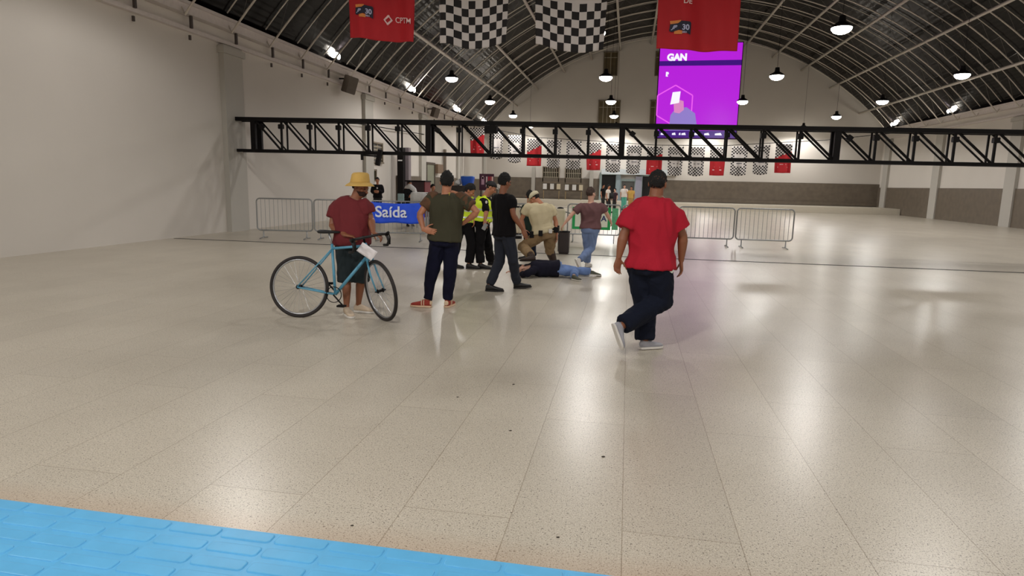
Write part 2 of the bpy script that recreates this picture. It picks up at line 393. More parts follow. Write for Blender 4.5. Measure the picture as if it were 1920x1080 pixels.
door('door_2', (1204, 331, 1226, 373), 'dark doorway at the right, behind the man in the red shirt')
door('door_3', (1165, 340, 1189, 373), 'grey closed shutter door between the two dark doorways', mat('grey_shutter', (98, 98, 96), .6))
for i, (q, m, lb) in enumerate((((997, 313, 1003, 346), M_PILAS, 'narrow grey pier'), ((1105, 318, 1112, 372), M_PILAS, 'grey stone pier'), ((1155, 326, 1163, 373), mat('pale_blue_pier', (140, 156, 164), .5), 'pale blue pier'),
        ((1191, 331, 1203, 373), mat('mottled_pier', (150, 150, 166), .5), 'mottled grey pier'))):
    bm = bmesh.new(); x0, x1, z0, z1 = rect_at(*q, YF-.3); bm_box(bm, ((x0+x1)/2, YF-.25, z1/2), (x1-x0, .3, z1)); struct('trim_%d' % (40+i), bm, m, lb+' against the gable wall', 'pier')
x0, x1, z0, z1 = rect_at(1128, 318, 1270, 328, YF-.2); bm = bmesh.new(); bm_box(bm, ((x0+x1)/2, YF-.3, (z0+z1)/2), (x1-x0, .5, z1-z0)); struct('trim_50', bm, mat('canopy_white', (206, 214, 218), .5), 'white canopy band above the doorways', 'canopy')
# notice boards standing in front of the grilled windows
for i, (q, lb) in enumerate((((1018, 344, 1050, 357), 'notice board on thin legs under the left grilled window'), ((1059, 346, 1092, 359), 'notice board on thin legs under the right grilled window'))):
    Y = 50.5; x0, x1, z0, z1 = rect_at(*q, Y); t = thing('notice_board', lb, 'notice board', ((x0+x1)/2, Y, 0), 'notice boards by the gable wall')
    bm = bmesh.new(); bm_box(bm, ((x0+x1)/2, Y, (z0+z1)/2), (x1-x0, .06, z1-z0)); obj('board', bm, mat('board_brown', (74, 62, 48), .6), t)
    for a in (.08, .5, .88):
        xx = x0+(x1-x0)*a; bm = bmesh.new(); bm_box(bm, (xx+.05, Y-.04, (z0+z1)/2+.04), (.3, .015, (z1-z0)*.8)); obj('notice_sheet', bm, M_WHITE if a < .6 else M_CREAM, t)
    for a in (.05, .95):
        xx = x0+(x1-x0)*a; bm = bmesh.new(); bm_box(bm, (xx, Y, z0/2), (.05, .05, z0)); obj('leg', bm, mat('tan_leg', (150, 128, 88), .6), t)

# ------------------------------------------------------------------ left wall features
def wl(q):      # pixel box on the left wall -> y0,y1,z0,z1
    a, b = atx(q[0], (q[1]+q[3])/2, XL), atx(q[2], (q[1]+q[3])/2, XL); t = atx((q[0]+q[2])/2, q[1], XL); u = atx((q[0]+q[2])/2, q[3], XL)
    return a.y, b.y, u.z, t.z
y0, y1, z0, z1 = wl((688, 269, 714, 303)); window('window_7', y0, y1, z0, z1, X=XL, bars=2, trans=5, label='louvred vent window with grey slats high on the left wall', m=mat('vent_dark', (86, 84, 80), .5))
y0, y1, z0, z1 = wl((693, 320, 702, 337)); window('window_8', y0, y1, z0, z1, X=XL, bars=1, trans=0, label='small dark green window low on the left wall', m=mat('green_glass', (40, 52, 26), .3))
y0, y1, z0, z1 = wl((795, 308, 810, 375))
t = thing('door_4', 'grey-green door in the left wall beyond the stall', 'door'); t['kind'] = 'structure'
bm = bmesh.new(); bm_box(bm, (XL+.12, (y0+y1)/2, z1/2), (.06, y1-y0, z1)); obj('door_leaf', bm, mat('sage_door', (128, 130, 112), .6), t)
bm = bmesh.new()
for yy in (y0, y1): bm_box(bm, (XL+.12, yy, z1/2), (.14, .12, z1))
bm_box(bm, (XL+.12, (y0+y1)/2, z1+.05), (.14, y1-y0+.12, .12)); obj('door_frame', bm, mat('frame_brown', (70, 60, 48), .6), t)
y0, y1, z0, z1 = wl((811, 308, 821, 325)); bm = bmesh.new(); bm_box(bm, (XL+.22, (y0+y1)/2, (z0+z1)/2), (.24, y1-y0, z1-z0)); tag(obj('meter_cabinet', bm, mat('brown_cabinet', (120, 98, 78), .6)), 'brown metal cabinet fixed to the left wall beside the door', 'cabinet')
for x, lb in ((833, 'thick brown drainpipe down the left wall'), (862, 'thin dark drainpipe down the left wall')):
    p = atx(x, 300, XL+.1); bm = bmesh.new(); tube(bm, [(XL+.14, p.y, .1), (XL+.14, p.y, 3.6)], .1 if x == 833 else .04, 8); tag(obj('drainpipe', bm, mat('pipe_brown', (112, 100, 88), .5)), lb, 'pipe')
# wall wires
bm = bmesh.new(); a = atx(660, 230, XL+.2); b = atx(740, 243, XL+.2); c = atx(795, 252, XL+.2); tube(bm, [a, b, c], .02, 5); tag(obj('wall_cable', bm, M_BLACK), 'dark cable drooping along the left wall behind the truss', 'cable')
# black free-standing column and grey duct
def col_at(x0, x1, ytop, Y, th, m, name, label, cat):
    a, b = aty(x0, 340, Y), aty(x1, 340, Y); z = aty((x0+x1)/2, ytop, Y).z
    bm = bmesh.new(); bm_box(bm, ((a.x+b.x)/2, Y, z/2), (b.x-a.x, th, z)); bmesh.ops.bevel(bm, geom=bm.edges[:], offset=.012, segments=1); return bm, (a.x+b.x)/2, b.x-a.x, z
bm, cx, ww, z = col_at(747, 758, 277, 30.5, .3, 0, 0, 0, 0); t = thing('black_column', 'tall black square column in front of the left wall', 'column', (cx, 30.5, 0)); obj('shaft', bm, M_BLACK, t)
bm = bmesh.new(); bm_box(bm, (cx, 30.34, aty(752, 301, 30.5).z), (ww*.7, .03, .06)); obj('name_plate', bm, M_WHITE, t)
bm, cx, ww, z = col_at(759, 768.5, 277, 30.9, .35, 0, 0, 0, 0); tag(obj('grey_duct', bm, mat('duct_grey', (124, 114, 118), .6)), 'tall grey square duct beside the black column', 'duct')
bm, cx, ww, z = col_at(768, 801, 341, 28.2, .8, 0, 0, 0, 0); t = thing('market_kiosk', 'low dark maroon kiosk behind the exit banner', 'kiosk', (cx, 28.2, 0)); obj('body', bm, mat('kiosk_dark', (56, 36, 38), .5), t)
bm = bmesh.new(); bm_box(bm, (cx+ww/2+.01, 28.2, z/2), (.04, .84, z)); obj('side_panel', bm, mat('kiosk_red', (104, 26, 34), .5), t)
bm = bmesh.new(); bm_box(bm, (cx, 28.2, z+.03), (ww+.1, .9, .06)); obj('top', bm, M_BLACK, t)

# loudspeakers on the cornice
def speaker(px, py, X, label, s=1):
    p = atx(px, py, X); t = thing('loudspeaker', label, 'loudspeaker', p, 'wall loudspeakers'); rot = Matrix.Rotation(.3, 3, 'Y') @ Matrix.Rotation(-.5, 3, 'Z')
    bm = bmesh.new(); bm_box(bm, p, (.3*s, .36*s, .55*s), rot); bmesh.ops.bevel(bm, geom=bm.edges[:], offset=.03, segments=2); obj('cabinet', bm, mat('speaker_grey', (92, 82, 74), .6), t)
    bm = bmesh.new(); bm_box(bm, p+V((-.22, 0, .2*s)), (.45, .06, .05)); obj('bracket', bm, M_BLACK, t)
speaker(656, 159, XL+.45, 'dark loudspeaker on the left cornice, nearest', 1.2); speaker(816, 211, XL+.45, 'small loudspeaker hanging from the left cornice, farther')

# ------------------------------------------------------------------ black box truss
TY, TZ1, TZ0, TP = 17.6, 3.2, 2.35, .888
tx0 = -7.34 - 4*TP
posts = [tx0+i*TP for i in range(0, 30)]
posts = [x for x in posts if x < XR-1]
sl = -.011
def tz(x, z): return z+sl*(x+3.3)*(1 if z > 2.8 else .4)
t = thing('lattice_truss', 'long black steel box truss spanning the hall above the barriers', 'truss', (-3, TY, 0))
xa, xb = XL+.02, XR-.02
for z, r in ((TZ1, .055), (TZ0, .042)):
    for dy in (0, .32):
        bm = bmesh.new(); p, q = V((xa, TY+dy, tz(xa, z))), V((xb, TY+dy, tz(xb, z))); d = (q-p)
        bm_box(bm, (p+q)/2, (d.length, 2*r, 2*r), Matrix.Rotation(-atan2(d.z, d.x), 3, 'Y')); obj('chord', bm, M_BLACK, t)
for i, x in enumerate(posts):
    n = round((x+5.58)/TP)
    thick = n in (0, 6, -6, 12, 18)
    for dy in (0, .32):
        r = .075 if thick else (.026 if dy == 0 else .02); bm = bmesh.new()
        bm_box(bm, (x, TY+dy, (tz(x, TZ1)+tz(x, TZ0))/2), (2*r, 2*r if not thick else .09, TZ1-TZ0)); obj('post', bm, M_BLACK, t)
        if i+1 < len(posts):
            a, b = V((x+.06, TY+dy, tz(x, TZ1)-.03)), V((posts[i+1]-.04, TY+dy, tz(x, TZ0)+.03)); bm = bmesh.new()
            tube(bm, [a, b], .032 if dy == 0 else .024, 6); obj('diagonal', bm, M_BLACK, t)
    bm = bmesh.new(); c = V((x, TY-.02, tz(x, TZ1)-.2))
    if thick: c = V((x+.27, TY-.02, tz(x, TZ1)-.22))
    bm_box(bm, c, (.13, .12, .13), Matrix.Rotation(.6, 3, 'Y') if thick else None); bmesh.ops.bevel(bm, geom=bm.edges[:], offset=.02, segments=1); obj('clamp', bm, M_BLACK, t)
# junction box on the truss
p = aty(921, 243, TY-.15); bm = bmesh.new(); bm_box(bm, p, (.34, .2, .2)); bmesh.ops.bevel(bm, geom=bm.edges[:], offset=.03, segments=2)
tag(obj('junction_box', bm, M_BLACK), 'black box hanging under the top chord of the truss', 'electrical box')
# column speaker under the truss
p = aty(700, 291, TY-.1); t = thing('column_speaker', 'tilted black column speaker bracketed under the truss', 'loudspeaker', (p.x, TY-.1, 2.1))
bm = bmesh.new(); a, b = aty(680, 291, TY-.1), aty(712, 293, TY-.1); tube(bm, [a, b], .025, 6); c = aty(679, 292, TY-.1); bm_box(bm, c+V((0, 0, -.02)), (.06, .06, .2)); obj('bracket', bm, M_BLACK, t)
bm = bmesh.new(); a, b = aty(714, 281, TY-.2), aty(707, 310, TY-.2); d = (b-a); bm_box(bm, (a+b)/2, (.11, .12, d.length), Matrix.Rotation(.22, 3, 'Y')); bmesh.ops.bevel(bm, geom=bm.edges[:], offset=.015, segments=2); obj('cabinet', bm, M_BLACK, t)

# ------------------------------------------------------------------ flags
def flag(kind, x, Y, zbot, W=1.03, H=1.86, label='', group='', seed=0, sub=3, skew=.0, amp=.03):
    NC, NR = 10, 19
    t = thing('checkered_flag' if kind == 'c' else 'red_flag', label, 'flag', (x, Y, zbot+H), group)
    def fn(u, v, o=0):      # u 0..1, v 0 bottom ..1 top
        e = 1-v
        yy = amp*e*(1.2*sin(u*9+seed*2.1)+.8*sin(u*17+seed+v*3)) + .02*sin(v*6+seed)
        squeeze = 1-.05*e*(1+sin(seed*3))
        xx = (u-.5)*W*squeeze+.5*W+ .02*e*sin(seed*5)
        zz = -.02-.07*e*sin(u*pi*1.0)**2*(1 if kind == 'c' else .2) + skew*(u-.5)*W
        if kind == 'c' and u > .85: yy -= (u-.85)*.9*e; xx -= (u-.85)*.35*e*W
        return V((x+xx, Y+yy-o, zbot+v*H+zz))
    bm = bmesh.new(); nx, ny = NC*sub, NR*sub; g = [[bm.verts.new(fn(i/nx, j/ny)) for i in range(nx+1)] for j in range(ny+1)]
    for j in range(ny):
        for i in range(nx):
            f = bm.faces.new((g[j][i], g[j][i+1], g[j+1][i+1], g[j+1][i])); c, r = i//sub, j//sub
            if kind == 'c':
                cen = 1 < c < NC-2 and 6 <= r < NR-5
                f.material_index = 1 if cen or (c+r) % 2 == 0 else 0
            else:
                chk = r > NR*.58-(c-4)*-.5
                f.material_index = 2 if not chk else ((c+r) % 2)
    cl = obj('cloth', bm, [M_FB, M_FW, M_RED], t, True)
    sol = cl.modifiers.new('s', 'SOLIDIFY'); sol.thickness = .004; sol.offset = 1
    if sub == 1:
        for u in (.03, .97):
            p = fn(u, 1); bm = bmesh.new(); tube(bm, [p-V((0, 0, .02)), V((p.x, Y, rear_top(p.x)+.09))], .008, 5); obj('tie', bm, M_BLACK, t)
    return t, fn
def on_flag(t, fn, name, bmx, m, u0, v0, su, sv, W=1.03, H=1.86, o=.012, lab=None):
    for v in bmx.verts: v.co = fn(u0+v.co.x*su/W, v0+v.co.y*sv/H, o+v.co.z)
    ob = obj(name, bmx, m, t); 
    if lab: ob['label'] = lab
    return ob
FY = 8.9
M_LOGOW = mat('print_white', (226, 190, 190), .7, var=.02); M_ORANGE = mat('print_orange', (214, 130, 62), .7); M_NAVY = mat('print_navy', (24, 24, 46), .7)
def poly_bm(pts, sub=0):
    b = bmesh.new(); b.faces.new([b.verts.new((p[0], p[1], 0)) for p in pts])
    for _ in range(sub): bmesh.ops.subdivide_edges(b, edges=b.edges[:], cuts=3, use_grid_fill=True); bmesh.ops.triangulate(b, faces=b.faces[:])
    return b
def red_print(t, fn, left):
    def o(b, n, m, u, v, k=1, off=.014): on_flag(t, fn, n, b, m, u, v, k, k, o=off)
    if left:
        ly, lx = .15, .13
    else: ly, lx = .10, .16
    o(poly_bm([(0, .11), (.13, .13), (.13, .17), (-.01, .155)], 1), 'orange_stripe', M_ORANGE, lx+.005, ly, 1, .013)
    o(poly_bm([(.05, 0), (.15, 0), (.15, .04), (.05, .06)], 1), 'orange_stripe', M_ORANGE, lx+.005, ly, 1, .013)
    o(poly_bm([(-.01, .03), (.02, .02), (.13, .055), (.26, -.005), (.265, .14), (.25, .155), (.14, .16), (.1, .13), (0, .115)], 1), 'logo_panel', M_NAVY, lx, ly, 1, .018)
    for s, x_, y_, h_, sh in (('JP', .012, .045, .062, .5), ('30', .15, .05, .07, 0), ('2021', .15, .012, .024, 0)):
        b, w_, hh = text_bm(s, 1, .03, sh); k = h_/hh
        for v in b.verts: v.co *= k
        o(b, 'logo_lettering', mat('print_pale_blue', (176, 178, 208), .7), lx+x_, ly+y_/1.95, 1, .022)
    if left:
        # lozenge mark of two interlocked arrows
        cx, cy = .60, ly-.0
        for sg in (1, -1):
            pts = [(-.065, .0), (-.005, .062), (.022, .062), (.008, .036), (-.038, -.004), (-.005, -.045), (.0, -.072), (-.02, -.052)]
            b = poly_bm([(sg*a, sg*c) for a, c in pts]); o(b, 'arrow_mark', M_LOGOW, cx, cy+.0, 1, .016)
        b, w_, hh = text_bm('CPTM', 1, .012); k = .076/hh
        for v in b.verts: v.co = V((v.co.x*k, v.co.y*k - .12*v.co.x*k, 0))
        o(b, 'lettering', M_LOGOW, cx+.10, ly-.012, 1, .016)
    else:
        b, w_, hh = text_bm('DE', 1, .02); k = .065/hh
        for v in b.verts: v.co *= k
        o(b, 'lettering', M_LOGOW, .315, ly+.20, 1, .016)
        b, w_, hh = text_bm('SP', 1, .02); k = .065/hh
        for v in b.verts: v.co *= k
        o(b, 'lettering', M_LOGOW, .24, ly+.255, 1, .016)
fl = [('r', -4.0, 3.56, -.09, 'large red banner with a logo and white lettering, hanging at the upper left'), ('c', -2.66, 3.49, -.02, 'large checkered banner hanging beside the red one'),
      ('c', -1.37, 3.42, -.1, 'large checkered banner hanging above the middle of the truss'), ('r', .235, 3.36, -.05, 'large red banner hanging at the upper right in front of the purple screen')]
for i, (k_, x, z, sk, lb) in enumerate(fl):
    t, fn = flag(k_, x, FY, z, label=lb, group='banners hung overhead in front', seed=i+1, sub=4, skew=sk, amp=.03)
    if k_ == 'r': red_print(t, fn, i == 0)
bm = bmesh.new(); tube(bm, [(XL, FY, 5.8), (-4, FY, 5.53), (0, FY, 5.35), (4, FY, 5.5), (XR, FY, 5.9)], .008, 5); tag(obj('flag_wire', bm, M_BLACK), 'thin wire carrying the near row of banners', 'wire')
# rear row
RYF = 44.0
zt = {0: 5.85, 1: 5.55, 2: 5.3}
def rear_top(x):
    pts = [(-14, 6.2), (-10.42, 5.32), (-6.33, 4.6), (-2.3, 4.4), (1.54, 4.18), (6, 4.2), (12, 4.6), (17, 5.2)]
    for (a, b), (c, d) in zip(pts, pts[1:]):
        if a <= x <= c: return b+(d-b)*(x-a)/(c-a)
    return 5
for i in range(-1, 16):
    x = -10.42+i*1.335-.5; k_ = 'r' if i % 3 == 0 else 'c'; top = rear_top(x+.5)
    if x < XL+.2: continue
    px_order = ['first', 'second', 'third', 'fourth', 'fifth', 'sixth', 'seventh', 'eighth', 'ninth', 'tenth', 'eleventh', 'twelfth', 'thirteenth', 'fourteenth', 'fifteenth', 'sixteenth', 'seventeenth']
    t, fn = flag(k_, x, RYF, top-1.8, W=1.0, H=1.8, label='small far %s banner, %s from the left behind the truss' % ('red' if k_ == 'r' else 'checkered', px_order[i]), group='banners in the far row', seed=i+3, sub=1, amp=.05)
    if k_ == 'r':
        b = bmesh.new(); bm_box(b, (.4, .0, 0), (.6, .06, .004)); bm_box(b, (.4, .18, 0), (.4, .03, .004)); on_flag(t, fn, 'print', b, M_LOGOW, .1, .2, 1, 1, 1.0, 1.8)
    else:
        b = bmesh.new(); bm_box(b, (.25, .0, 0), (.36, .04, .004)); on_flag(t, fn, 'print', b, M_NAVY, .27, .42, 1, 1, 1.0, 1.8)
bm = bmesh.new(); tube(bm, [(x, RYF, rear_top(x)+.09) for x in (XL, -10.42, -6.33, -2.3, 1.54, 6, 12, 17, XR)], .02, 5); tag(obj('flag_wire', bm, M_BLACK), 'thin wire carrying the far row of banners', 'wire')

# ------------------------------------------------------------------ purple screen
SY = 40.0
a = aty(1236, 90, SY); b_ = aty(1228, 258, SY); sx0 = b_.x+.02; sz1 = aty(1236, 82, SY).z; sz0 = b_.z; SW = 4.6
t = thing('advertising_screen', 'tall glowing purple advertising screen hanging in front of the gable', 'screen', (sx0+SW/2, SY, sz0))
M_SCR = mat('screen_purple', (20, 5, 30), .4, emit=(186, 30, 222), estr=.95); M_SCRD = mat('screen_violet', (20, 5, 30), .4, emit=(60, 12, 120), estr=1)
M_SCRP = mat('screen_pink', (20, 5, 30), .4, emit=(236, 90, 240), estr=1); M_SCRW = mat('screen_white', (20, 5, 30), .4, emit=(240, 236, 255), estr=1.1); M_SCRL = mat('screen_lilac', (20, 5, 30), .4, emit=(150, 130, 210), estr=.9)
M_SCRS = mat('screen_skin', (20, 5, 30), .4, emit=(226, 140, 200), estr=.9)
bm = bmesh.new(); bm_box(bm, (sx0+SW/2, SY+.12, (sz0+sz1)/2), (SW+.1, .2, sz1-sz0+.1)); obj('casing', bm, M_BLACK, t)
bm = bmesh.new(); bm_box(bm, (sx0+SW/2, SY, (sz0+sz1)/2), (SW, .03, sz1-sz0)); obj('display', bm, M_SCR, t)
def spoly(name, pts, m, o=.03):
    bm = bmesh.new(); 
    f = bm.faces.new([bm.verts.new((sx0+p[0], SY-o, sz0+p[1])) for p in pts]); r = bmesh.ops.extrude_face_region(bm, geom=[f]); bmesh.ops.translate(bm, verts=[v for v in r['geom'] if isinstance(v, bmesh.types.BMVert)], vec=(0, -.004, 0)); return obj(name, bm, m, t)
HS = sz1-sz0
spoly('footer_band', [(0, 0), (SW, 0), (SW, .42), (0, .42)], M_SCRD)
for i, (x, w_) in enumerate(((.12, .1), (.3, .3), (.95, .22), (1.35, .1), (1.5, .25), (2.1, .4), (2.8, .3), (3.4, .4))): spoly('footer_icon', [(x, .16), (x+w_, .16), (x+w_*.8, .3), (x, .26)], M_SCRW, .04)
spoly('title_band', [(0, HS-1.25), (SW, HS-1.25), (SW, HS-.95), (0, HS-.98)], M_SCRD)
for s, x, z, h_ in (('GAN', .42, HS-.98, .42), ('R', .4, HS-1.85, .26)):
    b, w_, hh = text_bm(s, 1, .06); k = h_/hh
    for v in b.verts: v.co = V((sx0+x+v.co.x*k, SY-.05, sz0+z+v.co.y*k))
    obj('lettering', b, M_SCRW, t)
c = V((1.0, 1.85)); hexo = [(c.x+1.15*cos(a_), c.y+1.15*sin(a_)) for a_ in [radians(60*i+30) for i in range(6)]]
for i in range(6):
    p, q = V(hexo[i]), V(hexo[(i+1) % 6]); n = V((-(q-p).y, (q-p).x)).normalized()*.035
    spoly('hexagon_line', [p-n, q-n, q+n, p+n], M_SCRP, .036)
spoly('figure', [(.75, .42), (.8, 1.3), (1.1, 1.7), (1.7, 1.75), (2.2, 1.4), (2.4, .42)], M_SCRL, .04)
spoly('figure_face', [(1.0, 1.45), (.95, 1.9), (1.15, 2.2), (1.5, 2.1), (1.55, 1.6), (1.3, 1.4)], M_SCRS, .05)
spoly('figure_phone', [(.75, 1.9), (.85, 2.6), (1.3, 2.65), (1.25, 2.0)], M_SCRW, .06)
bm = bmesh.new(); hz = 13.6
for x in (sx0+.5, sx0+SW-.5): tube(bm, [(x, SY+.12, sz1), (x, SY+.12, RZ+(RC-.7)*sqrt(1-((x-RX)/(RC-.7))**2))], .015, 5)
obj('hanging_cables', bm, M_BLACK, t)

# ------------------------------------------------------------------ tactile tiles
M_TAC = mat('blue_rubber', (98, 182, 232), .4, var=.14, nscale=6)
def tile_bm():
    bm = bmesh.new(); bm_box(bm, (0, 0, .002), (.2598, .2098, .004))
    for k_ in range(2):
        y = .104-.046-k_*.104
        vs = []
        L_, w_ = .118, .016; ring = []
        def rr(L_, w_, z): return [V((sx*(L_-w_*.6)+ cos(a_)*w_*.6, y+sy*(w_*.4)+sin(a_)*w_*.6, z)) for a_, sx, sy in [(radians(q), (1 if -90 < q < 90 or q > 270 else -1), (1 if 0 < q < 180 else -1)) for q in range(15, 375, 30)]]
        loft(bm, [rr(.122, .036, .0035), rr(.120, .034, .008), rr(.116, .030, .0095)])
    return bm
tb = tile_bm(); t0 = obj('tactile_tile', tb, M_TAC, None)
n = 0
for r in range(3):
    for i in range(-18, 16):
        o = t0 if n == 0 else t0.copy()
        if n: COL.objects.link(o)
        n += 1
        o.location = (-.96+.13+.26*i, 2.465-.105-.21*r, .0005)
        tag(o, 'blue ribbed tactile floor tile in the strip at the bottom edge', 'floor tile', 'blue tactile paving tiles')
# small dark chips lying on the floor
for i, (x, y, s, lb) in enumerate(((1131, 857, .012, 'small dark chip of dirt alone on the right slabs'), (963, 721, .011, 'small dark chip of dirt in the middle of the floor'), (957, 808, .01, 'small dark chip of dirt below the middle one'),
        (1046, 1008, .008, 'small dark chip of dirt close to the blue strip'), (858, 745, .009, 'small dark chip of dirt left of the middle slabs'), (660, 986, .008, 'small dark chip of dirt above the blue strip at the left'))):
    g = gnd(x, y); bm = bmesh.new(); blob(bm, g+V((0, 0, s*.25)), (V((s, .002, 0)), V((0, s*.6, 0)), V((0, 0, s*.3))), 1)
    tag(obj('dirt_chip', bm, mat('dirt_dark', (58, 50, 42), .8)), lb, 'debris', 'bits of dirt on the floor')

# ================================================================== BARRIERS, BANNER, POSTS
def barrier(x, y, rz, label, wd=1.47, sign=False, banner=None):
    """crowd-control barrier standing at (x, y), running along local +x"""
    t = thing('crowd_barrier', label, 'barrier', (x, y, 0), 'crowd control barriers'); t['_w'] = 0; t.rotation_euler.z = rz
    z0, z1, r = .22, 1.06, .09
    def corner(cx, cz, a0, a1): return [V((cx+r*cos(radians(a)), 0, cz+r*sin(radians(a)))) for a in range(a0, a1+1, 15)]
    pts = corner(wd-r, z1-r, 0, 90)+corner(r, z1-r, 90, 180)+corner(r, z0+r, 180, 270)+corner(wd-r, z0+r, 270, 360)
    bm = bmesh.new(); tube(bm, pts, .019, 8, closed=True); obj('outer_frame', bm, M_GREYST, t, True)
    bm = bmesh.new(); n = 13
    for i in range(1, n): tube(bm, [(wd*i/n, 0, z0), (wd*i/n, 0, z1)], .006, 5)
    obj('infill_bars', bm, M_GREYST, t)
    for sx in (.16, wd-.16):
        bm = bmesh.new(); tube(bm, [(sx, 0, z0), (sx, 0, .09), (sx, -.03, .03), (sx, -.27, .018)], .016, 6); tube(bm, [(sx, 0, .09), (sx, .03, .03), (sx, .27, .018)], .016, 6); obj('foot', bm, M_GREYST, t, True)
    return t
BY = 16.45
# left line of barriers follows the exit banner
bl = [gnd(560, 449), gnd(700, 451)]
lx = [-9.95+1.52*i for i in range(6)]
def by(x): return 16.35+(x+6.8)*.19
rzl = math.atan(.19)
names = ['crowd barrier at the far left of the line', 'crowd barrier behind the man in the straw-coloured hat', 'crowd barrier carrying the left part of the blue banner', 'crowd barrier carrying the right part of the blue banner', 'crowd barrier behind the two vested officers', 'crowd barrier behind the man in the black shirt']
p0 = gnd(697, 451)
for i in range(-2, 3):
    d = V((cos(rzl), sin(rzl), 0)); p = p0+d*1.52*i; barrier(p.x, p.y, rzl, 'grey steel '+['crowd barrier at the far left end of the line', 'crowd barrier behind the man in the straw-coloured hat', 'crowd barrier with the blue exit banner tied to it', 'crowd barrier behind the man with hands on hips', 'crowd barrier behind the vested officers'][i+2])
p1 = gnd(1063, 452.5); rzr = math.atan2(.02, 1)
for i in range(0, 4):
    p = p1+V((1.53*i, .03*i, 0)); barrier(p.x, p.y, rzr, 'grey steel '+['crowd barrier carrying the green framed sign', 'crowd barrier just left of the man in the red shirt', 'crowd barrier behind and beyond the man in the red shirt', 'crowd barrier at the far right end of the line'][i])
# blue banner with lettering
t = thing('exit_banner', 'bright blue cloth banner lettered Saída tied along the barriers', 'banner', (p0.x, p0.y, 0)); t['_w'] = 0; t.rotation_euler.z = rzl
W_, Z0_, Z1_ = 2.2, .48, 1.02
def bfn(u, v, o=0): return V((-.78+u*W_, -.045-o+.012*sin(u*23)*(1-v)+.008*sin(u*51+v*4), Z0_+(Z1_-Z0_)*v+.02*sin(u*7)*v-.012*sin(u*17)*(1-v)))
bm = bmesh.new(); g = [[bm.verts.new(bfn(i/60, j/10)) for i in range(61)] for j in range(11)]
for j in range(10):
    for i in range(60): bm.faces.new((g[j][i], g[j][i+1], g[j+1][i+1], g[j+1][i]))
cl = obj('cloth', bm, M_BLUE, t, True); s_ = cl.modifiers.new('s', 'SOLIDIFY'); s_.thickness = .004
b, w_, h_ = text_bm('Saída', 1, .018); k = .84/w_
u0 = .78+.12
for v in b.verts: v.co = V((-.78+u0+v.co.x*k, -.082, Z0_+.27*(Z1_-Z0_)+v.co.y*k*.98+.006))
obj('lettering', b, mat('banner_white', (232, 240, 255), .6, var=.02), t)
for i, u in enumerate((.02, .5, .98)):
    p = bfn(u, 1); bm = bmesh.new(); tube(bm, [p+V((0, 0, -.02)), p+V((0, .03, .03)), p+V((0, .07, .01)), p+V((0, .03, -.03))], .004, 5); obj('cable_tie', bm, M_WHITE, t)
# green sign
t = thing('green_sign', 'white sign board with a broad green border hung on a barrier', 'sign', (p1.x, p1.y, 0)); t['_w'] = 0; t.rotation_euler.z = rzr
M_GRN = mat('sign_green', (20, 160, 84), .5, var=.08); sx0_, sx1_, sz0_, sz1_ = .13, 1.2, .36, .985
bm = bmesh.new(); bm_box(bm, ((sx0_+sx1_)/2, -.045, (sz0_+sz1_)/2), (sx1_-sx0_, .016, sz1_-sz0_)); bmesh.ops.bevel(bm, geom=bm.edges[:], offset=.004, segments=1); obj('border_board', bm, M_GRN, t)
bm = bmesh.new(); bm_box(bm, ((sx0_+sx1_)/2, -.056, (sz0_+sz1_)/2+.01), (sx1_-sx0_-.16, .008, sz1_-sz0_-.13)); obj('white_panel', bm, mat('sign_white', (226, 232, 214), .5, var=.03), t)
for s, x_, z_, h_ in (('S', .47, .60, .16), ('A', .93, .60, .16)):
    b, w_, hh = text_bm(s, 1, .03); k = h_/hh
    for v in b.verts: v.co = V((x_+v.co.x*k, -.064, z_+v.co.y*k))
    obj('lettering', b, mat('sign_ink', (50, 60, 110), .6), t)
bm = bmesh.new()
for i in range(8): z = .40+i*.075; bm_box(bm, (1.31, -.03, z), (.05+.03*(i % 3), .006, .03), Matrix.Rotation(.5*(i % 3), 3, 'Y'))
tb2 = bmesh.new(); bm.free(); bm_box(tb2, (1.32, -.03, .67), (.17, .008, .6)); obj('side_strip', tb2, mat('strip_green', (96, 178, 130), .6, var=.5, nscale=22), t)
# black waste bin standing on the near side of the line
g = gnd(1057, 475); t = thing('waste_bin', 'tall narrow dark bin with open top standing beside the khaki officer', 'bin', (g.x, g.y, 0)); t['_w'] = 0
M_BIN = mat('bin_brown', (46, 38, 38), .5)
bm = bmesh.new(); loft(bm, [ell(V((0, 0, z)), V((1, 0, 0)), V((0, 1, 0)), a, b, 24, 6) for z, a, b in ((.0, .11, .13), (.04, .12, .14), (.46, .125, .145), (.5, .13, .15))]); obj('body', bm, M_BIN, t)
bm = bmesh.new(); tube(bm, [V((.13*cos(a), .15*sin(a), .51)) for a in [2*pi*i/20 for i in range(20)]], .012, 6, True); obj('rim', bm, M_BLACK, t)
bm = bmesh.new(); bm_box(bm, (-.135, -.0, .25), (.01, .2, .4)); obj('side_trim', bm, M_GREYST, t)
